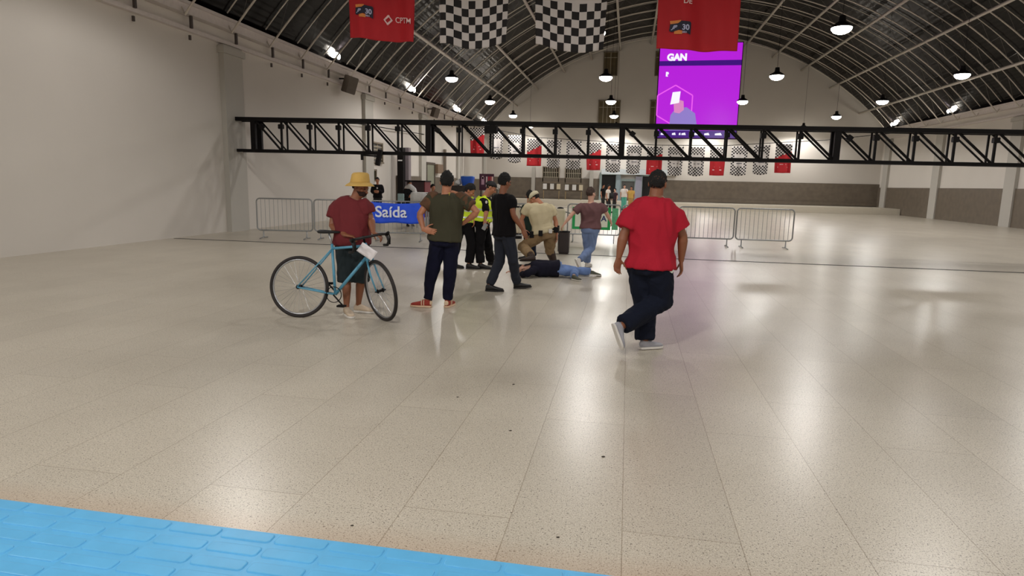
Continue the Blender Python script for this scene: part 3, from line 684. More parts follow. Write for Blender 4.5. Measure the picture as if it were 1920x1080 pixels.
# turnstile posts
def tpost(px, py, pt, label):
    g = gnd(px, py); sc = (1.6-0)/1; t = thing('turnstile_post', label, 'turnstile post', (g.x, g.y, 0), 'turnstile posts'); t['_w'] = 0
    bm = bmesh.new(); loft(bm, [ell(V((0, 0, z)), V((1, 0, 0)), V((0, 1, 0)), a, a*1.2, 20, 5) for z, a in ((.16, .10), (.2, .12), (.82, .15), (.9, .16))]); obj('body', bm, M_CREAM, t, True)
    bm = bmesh.new(); loft(bm, [ell(V((0, 0, z)), V((1, 0, 0)), V((0, 1, 0)), a, a*1.2, 20, 5) for z, a in ((0, .12), (.17, .10))]); obj('base', bm, M_BLACK, t)
    bm = bmesh.new(); blob(bm, (0, 0, .9), (V((.1, 0, 0)), V((0, .12, 0)), V((0, 0, .05)))); obj('reader', bm, M_BLACK, t, True)
    bm = bmesh.new(); tube(bm, [(.1, 0, .82), (.45, .05, .72)], .02, 6); obj('arm', bm, M_GREYST, t)
tpost(1049, 449, 393, 'beige turnstile post behind the khaki officer, by the green sign')
tpost(971, 447, 395, 'beige turnstile post visible between the black shirt and the khaki officer')

# ================================================================== FIGURES
def nrm(v): return V(v).normalized()
def ring_torso(J, t, ex=0, pw=2.35, prof=None, n=28):
    """t: 0 crotch .. 1 neck"""
    pr = prof
    ts = [p[0] for p in pr]; t = max(ts[0], min(ts[-1], t))
    for a, b in zip(pr, pr[1:]):
        if a[0] <= t <= b[0]: k = (t-a[0])/(b[0]-a[0]); break
    A = a[1]+(b[1]-a[1])*k; B = a[2]+(b[2]-a[2])*k; O = a[3]+(b[3]-a[3])*k
    sp = J['spine']; m = len(sp)-1; s = t*m; i = min(int(s), m-1); f = s-i
    P = [sp[max(i-1, 0)], sp[i], sp[i+1], sp[min(i+2, m)]]
    c = .5*((2*P[1])+(P[2]-P[0])*f+(2*P[0]-5*P[1]+4*P[2]-P[3])*f*f+(3*P[1]-P[0]-3*P[2]+P[3])*f**3)
    ax = (sp[i+1]-sp[i]).normalized()
    hl = (J['hr']-J['hl']).normalized(); sl_ = (J['sr']-J['sl']).normalized(); u = hl.lerp(sl_, min(1, t*1.15)).normalized()
    u = (u-ax*u.dot(ax)).normalized(); v = ax.cross(u)
    fr = J['front'];  fr = (fr-ax*fr.dot(ax)).normalized()
    return ell(c+fr*O, u, v, A+ex, B+ex, n, pw)
def torso_profile(g=1, belly=0, s=1, fem=0):
    base = [(0, .13, .10, -.01), (.12, .168, .118, -.01), (.3, .165, .115, 0), (.45, .150, .104, .005), (.62, .166, .115, .008), (.76, .178, .116, 0), (.86, .160, .095, -.01), (.93, .105, .075, -.01), (1, .062, .062, 0)]
    return [(t, a*g*s, (b*g+belly*math.exp(-((t-.35)/.25)**2))*s, (o+belly*.8*math.exp(-((t-.35)/.25)**2))*s) for t, a, b, o in base]
def hand(bm, w, d, pn, s=1, curl=.35, side=1, spread=1.0, r=.0085):
    """w wrist, d direction of the palm, pn palm-facing normal, side +1/-1 thumb side"""
    d = nrm(d); pn = (V(pn)-d*V(pn).dot(d)).normalized(); x = d.cross(pn)*side      # x towards the thumb
    loft(bm, [ell(w+d*a*s, x, pn, b*s, c*s, 14) for a, b, c in ((-.02, .026, .019), (.015, .030, .018), (.05, .040, .016), (.085, .042, .014), (.095, .036, .011))])
    for k_, (off, ln) in enumerate(((.030, .070), (.011, .078), (-.009, .073), (-.028, .058))):
        p = w+d*.086*s+x*off*s; dd = (d+x*off*1.6*spread).normalized(); ax = x; c = curl*(1+.12*k_)
        for j, (fr, rr) in enumerate(((.45, 1), (.32, .92), (.23, .82))):
            ang = c*(.7 if j == 0 else 1.0); dd = (Matrix.Rotation(-ang*side if False else 0, 3, ax) @ dd)
            dd = (dd*cos(ang)+pn*sin(ang)).normalized() if j == 0 else nrm(dd*cos(ang)+(pn-dd*pn.dot(dd)).normalized()*sin(ang))
            q = p+dd*ln*fr*s; cone(bm, p, q, r*rr*s, r*rr*.92*s, 8, 2); p = q
    p = w+d*.022*s+x*.026*s; dd = nrm(d*.62+x*.72+pn*.25)
    for ln, rr in ((.042, 1.35), (.032, 1.1), (.024, .95)):
        q = p+dd*ln*s; cone(bm, p, q, r*rr*s, r*rr*.93*s, 8, 2); p = q; dd = nrm(dd+d*.35+pn*.15)
def head_shapes(bm, c, f, u, s=1, ears=True):
    r = f.cross(u).normalized(); u = r.cross(f).normalized()
    def X(a, b, c_): return r*a*s+f*b*s+u*c_*s
    blob(bm, c+X(0, -.008, .028), (r*.077*s, f*.097*s, u*.086*s), 2)
    blob(bm, c+X(0, .022, -.03), (r*.060*s, f*.070*s, u*.078*s), 2)
    blob(bm, c+X(0, .058, -.088), (r*.028*s, f*.026*s, u*.022*s), 1)
    cone(bm, c+X(0, .088, .008), c+X(0, .112, -.026), .009*s, .013*s, 8, 2)      # nose
    cone(bm, c+X(-.012, .098, -.030), c+X(.012, .098, -.030), .009*s, .009*s, 8, 2)
    cone(bm, c+X(-.018, .083, -.052), c+X(.018, .083, -.052), .0085*s, .0085*s, 8, 2)  # lips
    cone(bm, c+X(-.015, .080, -.062), c+X(.015, .080, -.062), .0085*s, .0085*s, 8, 2)
    cone(bm, c+X(-.038, .078, .022), c+X(.038, .078, .022), .012*s, .012*s, 8, 2)     # brow
    for sd in (-1, 1):
        blob(bm, c+X(sd*.045, .062, -.02), (r*.024*s, f*.024*s, u*.02*s), 1)            # cheek
        if ears: blob(bm, c+X(sd*.079, -.006, -.008), (r*.010*s+f*-.006*s, f*.019*s, u*.032*s), 1)
def hair_bm(c, f, u, s=1, style='short', vox=.009, seed=0):
    r = f.cross(u).normalized(); u = r.cross(f).normalized(); bm = bmesh.new()
    k = {'short': 1.05, 'full': 1.08, 'buzz': 1.03}[style]; tp = {'short': .006, 'full': .022, 'buzz': 0}[style]
    bmesh.ops.create_icosphere(bm, subdivisions=5, radius=1); kill = []
    for v in bm.verts:
        q = v.co; p = V((q.x*.077*k, q.y*.097*k-.008, q.z*.086*k*(1.04 if style == 'full' else 1)+.028))
        line = -.045 + .118*min(1, max(0, (p.y+.03)/.10)) + noise.noise(q*8+V((seed, 3, 0)))*.012
        if abs(p.x) > .06 and p.y > -.03 and p.y < .02: line -= .0
        if p.z < line: kill.append(v)
        p.z += tp*max(0, q.z)**2; p.x *= 1-.05*max(0, -q.z)
        n = noise.noise(q*4+V((seed, 0, 0)))*.006 + (noise.noise(q*11)*.007+noise.noise(q*30)*.003 if style != 'buzz' else 0)
        p *= (1+n/.08)
        v.co = c+(r*p.x+f*p.y+u*p.z)*s
    bmesh.ops.delete(bm, geom=kill, context='VERTS')
    return bm
def shoe(name, ank, d, t, m, msole, s=1, msock=None, up=None):
    """ankle point, toe direction"""
    d = nrm(d); up = V((0, 0, 1)) if up is None else V(up); up = (up-d*up.dot(d)).normalized(); x = d.cross(up)
    h = ank-up*.078*s-d*.055*s
    def rg(sta, k=1): return [ell(h+d*a*s+up*z*s, x, up, b*s*k, c*s*k, 18, 2.5) for a, z, b, c in sta]
    bm = bmesh.new(); loft(bm, rg([(0, .045, .022, .028), (.015, .05, .032, .036), (.06, .055, .037, .045), (.11, .05, .037, .040), (.16, .04, .043, .030), (.21, .034, .045, .024), (.25, .03, .037, .019), (.272, .028, .02, .012)]))
    loft(bm, [ell(h+d*.058*s+up*.05*s, d, x, .05*s, .036*s, 14), ell(h+d*.055*s+up*.10*s, d, x, .044*s, .036*s, 14)])
    sh = obj(name, remesh(bm, .009*max(1, s), 3), m, t, True)
    bm = bmesh.new(); st = [(0, .012), (.006, .026), (.022, .037), (.05, .040), (.09, .040), (.14, .044), (.19, .048), (.23, .045), (.258, .036), (.276, .023), (.284, .009)]
    lo = [h+d*(a-.004)*s+x*b*s for a, b in st]+[h+d*(a-.004)*s-x*b*s for a, b in reversed(st)]
    loft(bm, [[p+up*z*s for p in lo] for z in (0.0, .012, .021)]); obj('sole', bm, msole, sh)
    return sh
def limb(bm, pts, n=18):
    """pts: (point, radius) chain, lofted flat-ended sleeve or trouser leg"""
    P = [p for p, _ in pts]; tube(bm, P, [r for _, r in pts], n)
def chain(a, b, c, rs, ca=True):
    """smooth a-b-c with radii list (t 0..2, r)"""
    out = []
    for t, r in rs:
        p = a.lerp(b, t) if t <= 1 else b.lerp(c, t-1)
        if .75 < t < 1.25:      # round the joint a little
            q = a.lerp(b, .75).lerp(b.lerp(c, .25), (t-.75)/.5); p = p.lerp(q, .35)
        out.append((p, r))
    return out
def figure(label, J, front, skin, shirt=None, pants=None, shoes=None, hair=None, s=1, g=1, belly=0, vox=.007, group=None, face=None, headup=None, hands=True, curl=(.35, .35), palm=None, ears=True, fold=.013, seed=0, name='person', vest=None, belt=None, arm_r=1.0, cvox=.013, skirt=None, leg_r=1.0):
    """J: hd, nk, sl, sr, el, er, wl, wr, hl, hr, kl, kr, al, ar, tl, tr (toe directions), pel, wst, chs; optional fl, fr (hand directions)"""
    base = V(((J['al'].x+J['ar'].x)/2, (J['al'].y+J['ar'].y)/2, 0))
    t = thing(name, label, 'person', base, group)
    J['front'] = nrm(front); J['pel'] = J.get('pel', (J['hl']+J['hr'])/2)
    hu = (J['hd']-J['nk']).normalized() if headup is None else nrm(headup)
    shm = (J['sl']+J['sr'])/2
    low = J['pel']-(J.get('chs', shm)-J['pel']).normalized()*.09*s
    J['spine'] = [low, J['pel']+(J['pel']-low)*.3, J.get('wst', J['pel'].lerp(shm, .42)), J.get('chs', J['pel'].lerp(shm, .80)), J['nk']]
    P = torso_profile(g, belly, s); f = nrm(face if face is not None else front)
    f = (f-hu*f.dot(hu)).normalized()
    # ---- one continuous body
    bm = bmesh.new(); loft(bm, [ring_torso(J, x, -.012, 2.1, P) for x in (0, .1, .2, .3, .4, .5, .6, .7, .8, .88, .94, 1)])
    cone(bm, J['nk']-hu*.04*s, J['hd']-hu*.03*s, .056*s*min(g, 1.25), .052*s*min(g, 1.2), 16)
    head_shapes(bm, J['hd'], f, hu, s*(1+.12*(g-1)), ears)
    ra = s*arm_r
    for sd in 'lr':
        S, E_, W_ = J['s'+sd], J['e'+sd], J['w'+sd]
        cone(bm, shm.lerp(S, .35), S, .045*s, .05*ra); limb(bm, chain(S, E_, W_, [(0, .050*ra), (.3, .049*ra), (.7, .043*ra), (1, .040*ra), (1.2, .044*ra), (1.5, .038*ra), (1.8, .029*ra), (2.0, .026*s)])); blob(bm, S, (V((.05*ra, 0, 0)), V((0, .05*ra, 0)), V((0, 0, .05*ra))))
        if hands:
            d = J.get('f'+sd); d = (W_-E_) if d is None else d
            pn = (palm or {}).get(sd, (nrm(front)*.3+(shm-S).normalized()))
            x_t = nrm(d).cross(nrm(pn)); th = 1 if x_t.dot(nrm(front)) > 0 else -1
            if palm and ('t'+sd) in palm: th = palm['t'+sd]
            hand(bm, W_, d, pn, s*1.03, curl[0 if sd == 'l' else 1], th)
        H, K, A = J['h'+sd], J['k'+sd], J['a'+sd]; rl = s*leg_r
        limb(bm, chain(H, K, A, [(0, .080*rl), (.3, .078*rl), (.7, .060*rl), (1, .050*rl), (1.3, .054*rl), (1.6, .044*rl), (1.88, .033*rl), (2, .034*rl)]))
        blob(bm, H, (V((.08*rl, 0, 0)), V((0, .08*rl, 0)), V((0, 0, .08*rl))))
        td = nrm(J['t'+sd]); uf = nrm(J.get('u'+sd) or UP); cone(bm, A-uf*.03*s, A-uf*.045*s+td*.13*s, .030*s, .020*s, 10)
    obj('body', remesh(bm, vox, 2), skin, t, True)
    # ---- eyes
    rr = f.cross(hu); bm = bmesh.new()
    for sd in (-1, 1): blob(bm, J['hd']+(rr*sd*.03+f*.088+hu*.004)*s, (rr*.011*s, f*.008*s, hu*.007*s), 1)
    obj('eyes', bm, mat('eye_dark', (40, 30, 26), .2), t)
    # ---- hair / hat
    if hair: 
        hb = hair_bm(J['hd'], f, hu, s*(1+.12*(g-1)), hair[0], seed=seed); ho = obj('hair', hb, hair[1], t, True)
        md = ho.modifiers.new('s', 'SOLIDIFY'); md.thickness = .012*s; md.offset = -1
    # ---- trousers
    if pants:
        m, end, rs = pants['m'], pants.get('end', 2.0), pants.get('r', (.098, .075, .066))
        bm = bmesh.new(); top = pants.get('top', .34)
        loft(bm, [ring_torso(J, x, .012*s, 2.3, P) for x in (0, .08, .16, .24, top)])
        for sd in 'lr':
            H, K, A = J['h'+sd], J['k'+sd], J['a'+sd]; c = []
            e_ = pants.get('er', end) if sd == 'r' else end
            for q in [x*.2 for x in range(0, int(e_/.2)+1)]+([e_] if (e_/.2) % 1 > .01 else []):
                r = rs[0]+(rs[1]-rs[0])*min(q, 1) if q <= 1 else rs[1]+(rs[2]-rs[1])*(q-1)
                c.append((q, r*s))
            limb(bm, chain(H, K, A, c)); blob(bm, H, (V((rs[0]*s, 0, 0)), V((0, rs[0]*s, 0)), V((0, 0, rs[0]*s))))
            if not pants.get('shorts'): blob(bm, K, (V((rs[1]*s, 0, 0)), V((0, rs[1]*s, 0)), V((0, 0, rs[1]*s))))
        obj(pants.get('name', 'trousers'), remesh(bm, cvox, 3, fold*pants.get('f', 1), 9, seed=seed+1), m, t, True)
    # ---- shirt
    if shirt:
        lo, ex, sl_ = shirt.get('hem', .12), shirt.get('ex', .022), shirt.get('sleeve', .55)
        bm = bmesh.new(); ks = [lo+(0.90-lo)*i/9 for i in range(10)]+[.955]
        loft(bm, [ring_torso(J, x, (ex + (.012 if i == 0 else .006 if i == 1 else 0) - (.012 if i == 10 else 0))*s, 2.4, P) for i, x in enumerate(ks)])
        for sd in 'lr':
            S, E_, W_ = J['s'+sd], J['e'+sd], J['w'+sd]; r0, r1 = shirt.get('sr', (.072, .068)); r0 *= arm_r; r1 *= arm_r
            cone(bm, J['nk'].lerp(S, .28)-hu*.035*s, S-V((0, 0, .012)), .050*s, .054*ra, 14)
            blob(bm, S-V((0, 0, .012*s)), (V((r0*s*.84, 0, 0)), V((0, r0*s*.84, 0)), V((0, 0, r0*s*.84))))
            q = []; n = 6
            for i in range(n+1): x = .06+(sl_-.06)*i/n; q.append((x, ((r0+(r1-r0)*i/n)*(.9 if i == 0 else 1))*s))
            limb(bm, chain(S, E_, W_, q))
        so = obj(shirt.get('name', 'shirt'), remesh(bm, cvox, 3, fold, 7, seed=seed), shirt['m'], t, True)
        J['_shirt'] = so
    if vest:
        vs = vest; bm = bmesh.new(); lo, hi = vs.get('lo', .2), vs.get('hi', .93); ex = .036
        loft(bm, [ring_torso(J, lo+(hi-lo)*i/8, (ex+(.008 if i == 0 else 0)-(.01 if i == 8 else 0))*s, 2.4, P) for i in range(9)])
        for sd in 'lr': cone(bm, J['nk'].lerp(J['s'+sd], .35)-hu*.02, J['nk'].lerp(J['s'+sd], .8), .055*s, .06*s, 12)
        vo = obj('hi_vis_vest', remesh(bm, cvox, 3, fold, 8, seed=seed+4), vs['m'], t, True)
        for a_ in vs.get('bands', (.36, .56)):
            b1 = bmesh.new(); loft(b1, [ring_torso(J, a_+dx, (ex+.012)*s, 2.4, P) for dx in (0, .05)]); obj('reflective_band', b1, vs['m2'], vo)
    if belt:
        b1 = bmesh.new(); a_ = belt.get('t', .3); loft(b1, [ring_torso(J, a_+dx, (.034 if 0 < dx < .06 else .03)*s, 2.4, P) for dx in (0, .01, .05, .06)]); bo = obj('belt', b1, belt['m'], t)
        for (fx, sz, m_) in belt.get('items', ()):
            rg = ring_torso(J, a_+.0, .05*s, 2.4, P); p = rg[int(fx*28) % 28]; b2 = bmesh.new(); bm_box(b2, p, sz); bmesh.ops.bevel(b2, geom=b2.edges[:], offset=.01, segments=1); obj('pouch', b2, m_, bo)
    if shoes:
        for sd in 'lr':
            s0 = shoes; shoe('shoe' if not s0.get('name') else s0['name'], J['a'+sd], J['t'+sd], t, s0['m'], s0['sole'], s*s0.get('k', 1), up=J.get('u'+sd))
    return t
def cap(t, c, f, u, m, s=1, visor=True, tall=1.0, name='cap'):
    r = f.cross(u).normalized(); bm = bmesh.new()
    for i in range(1): pass
    rings = [ell(c+(u*(.028+z*tall)-f*.008)*s, r, f, a*s, b*s, 24) for z, a, b in ((0, .086, .107), (.03, .087, .108), (.06, .074, .094), (.085, .048, .062), (.096, .015, .02))]
    loft(bm, rings); co = obj(name, bm, m, t, True)
    if visor:
        bm = bmesh.new(); pts = [c+(r*.075*cos(a)+f*(.07+.085*sin(a))+u*(.036-.012*sin(a)))*s for a in [pi*i/10 for i in range(11)]]
        loft(bm, [[p for p in pts], [p+u*.006*s for p in pts]]); obj('visor', bm, m, co)
    return co
J_ = lambda G, **k: {a: (pl(b[0], b[1], G, b[2] if len(b) > 2 else 0) if isinstance(b, tuple) else b) for a, b in k.items()}
def on_ground(x, y, z=.082): p = gnd(x, y); return V((p.x, p.y, z))
M_SHW = mat('white_rubber', (214, 210, 204), .6, var=.05); M_SHB = mat('black_shoe', (20, 18, 20), .5)
M_NAVYP = mat('navy_jersey', (15, 17, 38), .9, spec=.2, var=.15, bump=.2, bscale=90); M_DEN = mat('dark_denim', (18, 23, 38), .9, spec=.2, var=.25, bump=.3, bscale=120)
M_JEAN = mat('light_blue_jeans', (112, 132, 172), .85, var=.28, nscale=6, bump=.3, bscale=120)
def CL(n, c, **k): return mat(n, c, .9, spec=.2, var=k.get('var', .1), nscale=k.get('ns', 7), bump=.25, bscale=100)

# ------------------------------------------------------------------ man with hands on hips
G = gnd(814, 577)
JB = J_(G, hd=(838, 342), nk=(837, 362), sl=(813, 370), sr=(864, 371), el=(786, 401, -.06), er=(897, 397, -.06), wl=(794, 430, -.15), wr=(868, 419, .06),
        hl=(823, 449), hr=(847, 449), kl=(810, 513, .02), kr=(843, 514, .02), pel=(834, 447))
JB.update(al=on_ground(801, 576), ar=on_ground(839, 576), tl=-RT*.95+FW*.15, tr=FW*.9+RT*.25, fl=RT*.95+FW*.02-UP*.22, fr=-RT*.7+FW*.65-UP*.25)
tB = figure('man standing with hands on hips in a green tee with camouflage sleeves', JB, FW+RT*.05, M_SKIN1,
    shirt=dict(m=CL('olive_tee', (62, 60, 46)), hem=.16, sleeve=.62, sr=(.078, .074), ex=.026), pants=dict(m=M_NAVYP, r=(.102, .078, .052), end=1.93),
    shoes=dict(m=mat('rust_red_suede', (150, 52, 40), .8), sole=mat('cream_sole', (222, 190, 160), .6)), hair=('full', M_HAIR), g=1.08, vox=.006, cvox=.011,
    palm={'l': FW*1.0, 'tl': 1, 'r': FW*.4-RT*.3+UP*.2}, curl=(.12, .3), seed=1)
# pale stripes on the trainers
for sh in [c for c in tB.children if c.name.startswith('shoe')]:
    sd = 'l' if (sh.data.vertices[0].co+Vector((0, 0, 0))-JB['al']).length < (sh.data.vertices[0].co-JB['ar']).length else 'r'
    A = JB['a'+sd]; d = nrm(JB['t'+sd]); x = d.cross(UP); h = A-UP*.078-d*.055
    bm = bmesh.new()
    for a in (.085, .115): loft(bm, [ell(h+d*(a+e)+UP*.052, x, UP, .041, .044, 18, 2.5) for e in (0, .012)])
    loft(bm, [ell(h+d*(-.008+e)+UP*.055, x, UP, r_*.9, r_, 14, 2.5) for e, r_ in ((0, .022), (.02, .034))]); obj('side_stripes', bm, mat('stripe_cream', (216, 190, 160), .7), sh)
# camouflage sleeves over the tee
for sd in 'lr':
    bm = bmesh.new(); limb(bm, chain(JB['s'+sd], JB['e'+sd], JB['w'+sd], [(.02, .078), (.2, .082), (.4, .081), (.64, .078)])); blob(bm, JB['s'+sd], (V((.078, 0, 0)), V((0, .078, 0)), V((0, 0, .078))))
    so = obj('sleeve', remesh(bm, .011, 3, .006, 8, seed=3), mat('camouflage_cloth', (84, 56, 34), .85, var=.75, nscale=14), tB, True); so['label'] = 'brown camouflage sleeve'
b, w_, h_ = text_bm('T', 1, .04); p = pl(841, 363, G, -.14)
for v in b.verts: v.co = p+RT*(v.co.x*.03)+UP*(v.co.y*.04-.02)
sm = obj('collar_mark', b, mat('yellow_mark', (200, 180, 60), .6), tB)

# ------------------------------------------------------------------ man in the red shirt
G = gnd(1214, 656)
JI = J_(G, hd=(1233, 344), nk=(1230, 367), sl=(1191, 397, .03), sr=(1259, 400, -.03), el=(1169, 441, 0), er=(1281, 442, -.02), wl=(1160, 484, -.02), wr=(1277, 490, .02),
        pel=(1219, 496), hl=(1203, 500, .05), hr=(1235, 502, -.05), kl=(1209, 575, .10), kr=(1241, 563, .02), ar=(1164, 612, -.22), wst=(1221, 462), chs=(1226, 404))
JI.update(al=on_ground(1208, 655), tl=RT*.85+FW*.3, tr=-UP*.9+RT*.35-FW*.1, ur=RT*.9+FW*.2, fl=-UP+RT*-.12, fr=-UP+RT*.1)
tI = figure('heavyset man in a red tee and dark jeans walking past with one heel raised', JI, RT*.35+FW*.93, M_SKIN2,
    shirt=dict(m=CL('crimson_tee', (166, 30, 48)), hem=.15, sleeve=.72, sr=(.098, .098), ex=.022), pants=dict(m=M_DEN, r=(.136, .104, .090), end=1.94),
    shoes=dict(m=mat('silver_trainer', (150, 150, 158), .5), sole=M_SHW, k=.94), hair=('short', M_HAIR), g=1.26, belly=.035, vox=.006, cvox=.012, arm_r=1.12, leg_r=1.15,
    face=RT*.45+FW*.8, palm={'l': FW*-.9+RT*.3, 'tl': -1, 'r': -RT}, curl=(.4, .35), seed=2)
p = pl(1258, 507, G, -.16); bm = bmesh.new(); bm_box(bm, p, (.05, .012, .035), Matrix.Rotation(.5, 3, 'Y')); obj('pocket_patch', bm, mat('patch_grey', (196, 200, 190), .6), tI)

# ------------------------------------------------------------------ man in black walking
G = gnd(946, 545)
JE = J_(G, hd=(946, 342), nk=(943, 362), sl=(931, 371, .12), sr=(958, 372, -.12), el=(930, 403, .16), er=(962, 403, -.17), wl=(940, 430, .28), wr=(980, 430, -.1),
        pel=(945, 436), hl=(940, 438, .07), hr=(951, 438, -.07), kl=(937, 489, .06), kr=(962, 487, -.04))
JE.update(al=on_ground(917, 546), ar=on_ground(969, 541), tl=RT*.95-FW*.1, tr=RT*.97+FW*.05+UP*.08, fr=RT*.4-UP*.85, fl=-UP)
figure('man in black tee and dark jeans striding right in front of the officers', JE, RT*.75+FW*.6, M_SKIN2, shirt=dict(m=CL('black_tee', (13, 11, 14)), hem=.13, sleeve=.6, sr=(.075, .070), ex=.024),
    pants=dict(m=mat('blue_black_jeans', (22, 28, 42), .85, var=.25), r=(.100, .074, .060), end=1.94), shoes=dict(m=M_SHB, sole=M_SHB), hair=('full', M_HAIR), g=1.02, vox=.007, cvox=.012,
    face=RT*.7+FW*.6, curl=(.4, .45), seed=3)

# ------------------------------------------------------------------ man with the straw-coloured hat
G = gnd(672, 589)
JA = J_(G, hd=(675, 351), nk=(668, 370), sl=(634, 386, .04), sr=(683, 383, -.03), el=(622, 424, .0), er=(695, 411, -.02), wl=(648, 441, -.22), wr=(700, 436, -.16),
        pel=(660, 450), hl=(647, 453), hr=(673, 453), kl=(650, 522, -.02), kr=(677, 519, .02))
JA.update(al=on_ground(650, 591), ar=on_ground(672, 585), tl=RT*.5-FW*.8, tr=RT*.95-FW*.25, fr=RT*.85-UP*.4-FW*.2, fl=RT*.95-UP*.15)
tA = figure('man in maroon tee and straw-coloured bucket hat holding a bicycle', JA, RT*.5-FW*.8, M_SKIN2, shirt=dict(m=CL('maroon_tee', (104, 40, 44)), hem=.10, sleeve=.6, sr=(.082, .080), ex=.022),
    pants=dict(m=mat('dark_teal_shorts', (20, 34, 38), .85), r=(.112, .100, .098), end=1.12, name='shorts', shorts=1), shoes=dict(m=mat('beige_canvas', (196, 178, 156), .8), sole=M_SHW),
    hair=('short', M_HAIR), g=1.12, belly=.04, vox=.006, cvox=.012, face=RT*.92-FW*.3-UP*.12, arm_r=1.1, palm={'l': -UP, 'r': -UP*.8+RT*.2, 'tl': 1, 'tr': -1}, curl=(.55, .6), seed=4)
hu = V((.08, 0, 1)).normalized(); c = JA['hd']+V((0, 0, .045)); r_, f_ = RT, FW
M_HAT = mat('straw_yellow_cotton', (196, 160, 86), .85, var=.12, bump=.3, bscale=80)
bm = bmesh.new(); q = [(0, .115), (.03, .112), (.07, .104), (.105, .098), (.122, .08), (.128, .03)]
loft(bm, [ell(c+hu*z, r_, f_, a, a*1.08, 28) for z, a in q]); ho = obj('bucket_hat', bm, M_HAT, tA, True)
bm = bmesh.new(); loft(bm, [ell(c+hu*z, r_, f_, a, a*1.06, 28) for z, a in ((.012, .113), (-.012, .15), (-.03, .168), (-.034, .168), (-.018, .15), (.004, .112))]); obj('brim', bm, M_HAT, ho, True)
bm = bmesh.new(); hd = JA['hd']; ff = nrm(RT*.92-FW*.3-UP*.12); rr = ff.cross(UP).normalized()
bmesh.ops.create_icosphere(bm, subdivisions=5, radius=1); _k = []
for v in bm.verts:
    q = v.co.copy(); p = V((q.x*.067, q.y*.078+.022, q.z*.086-.032)); n = noise.noise(q*14)*.003
    if p.z > -.040-(.022 if abs(p.x) < .022 and p.y > .06 and p.z > -.062 else 0)+max(0, -(p.y-.01))*.6: _k.append(v)
    u2 = (UP-ff*UP.dot(ff)).normalized(); p *= 1+n/.08; v.co = hd+rr*p.x+ff*p.y+u2*p.z
bmesh.ops.delete(bm, geom=_k, context='VERTS')
obj('beard', bm, mat('brown_beard', (44, 24, 18), .8, bump=.6, bscale=150), tA, True)

# ------------------------------------------------------------------ officer in hi-vis vest
M_VEST = mat('neon_yellow_vest', (206, 232, 44), .7, var=.1); M_REFL = mat('reflective_tape', (196, 204, 196), .35, metal=.3)
G = gnd(906, 503)
JC = J_(G, hd=(921, 352), nk=(911, 367), sl=(909, 375, .17), sr=(907, 376, -.17), el=(924, 394, .16), er=(912, 397, -.24), wl=(929, 410, .1), wr=(909, 413, -.28),
        pel=(904, 415), hl=(905, 418, .08), hr=(904, 419, -.09), kl=(914, 456, .12), kr=(899, 458, -.08))
JC.update(al=on_ground(920, 497), ar=on_ground(901, 504), tl=RT*.95, tr=RT*.9-FW*.3, fr=-UP+RT*.1, fl=-UP*.8+RT*.5)
tC = figure('officer in neon vest and black cap bending forward beside the man in black', JC, RT*.95+FW*.05, M_SKIN1, shirt=dict(m=CL('black_uniform', (15, 15, 18)), hem=.2, sleeve=.95, sr=(.070, .058)),
    pants=dict(m=mat('black_uniform_trousers', (14, 13, 16), .9, spec=.2), r=(.110, .085, .075), end=1.9), shoes=dict(m=M_SHB, sole=M_SHB), hair=('buzz', M_HAIR), g=1.2, vox=.009, cvox=.015,
    face=RT*.9-UP*.35-FW*.1, vest=dict(m=M_VEST, m2=M_REFL, bands=(.34, .58), lo=.22), seed=5)
hu = nrm(JC['hd']-JC['nk']); cap(tC, JC['hd'], nrm(RT*.9-UP*.35+hu*.1), UP.lerp(hu, .4).normalized(), M_DARK)
bm = bmesh.new(); p = pl(912, 379, G, -.31); blob(bm, p, (RT*.022, FW*.006, UP*.028), 1); obj('shoulder_patch', bm, M_SHW, tC)
p = pl(909, 425, G, -.3); t = thing('handheld_radio', 'small silver-grey radio held low by the vested officer in the cap', 'radio', p)
bm = bmesh.new(); bm_box(bm, p, (.07, .04, .12), Matrix.Rotation(.5, 3, 'Y')); bmesh.ops.bevel(bm, geom=bm.edges[:], offset=.008, segments=2); obj('radio_body', bm, M_GREYST, t)
bm = bmesh.new(); tube(bm, [p+V((.03, 0, .05)), p+V((.07, 0, .12))], .006, 6); obj('antenna', bm, M_BLACK, t)
# second vested officer
G = gnd(866, 503)
JD = J_(G, hd=(880, 358), nk=(873, 369), sl=(857, 377, -.05), sr=(888, 377, .05), el=(872, 360, -.34), er=(893, 398, .05), wl=(856, 362, -.2), wr=(889, 411, -.1),
        pel=(869, 415), hl=(862, 418), hr=(877, 418), kl=(856, 457, .05), kr=(885, 456, -.04))
JD.update(el=pl(868, 366, G, -.25), al=on_ground(848, 503), ar=on_ground(879, 504), tl=RT, tr=RT*.9-FW*.2, fl=-RT+UP*.1, fr=-UP)
figure('second officer in neon vest partly hidden behind the man with hands on hips', JD, RT*.6+FW*.7, M_SKIN1, shirt=dict(m=CL('violet_shirt', (58, 44, 110)), hem=.2, sleeve=.5),
    pants=dict(m=mat('black_uniform_trousers', (14, 13, 16), .9, spec=.2), r=(.110, .085, .075), end=1.9), shoes=dict(m=M_SHB, sole=M_SHB), hair=('full', M_HAIR), g=1.15, vox=.009, cvox=.015,
    vest=dict(m=M_VEST, m2=M_REFL, bands=(.34, .56), lo=.2), face=RT*.8-UP*.5, seed=6)

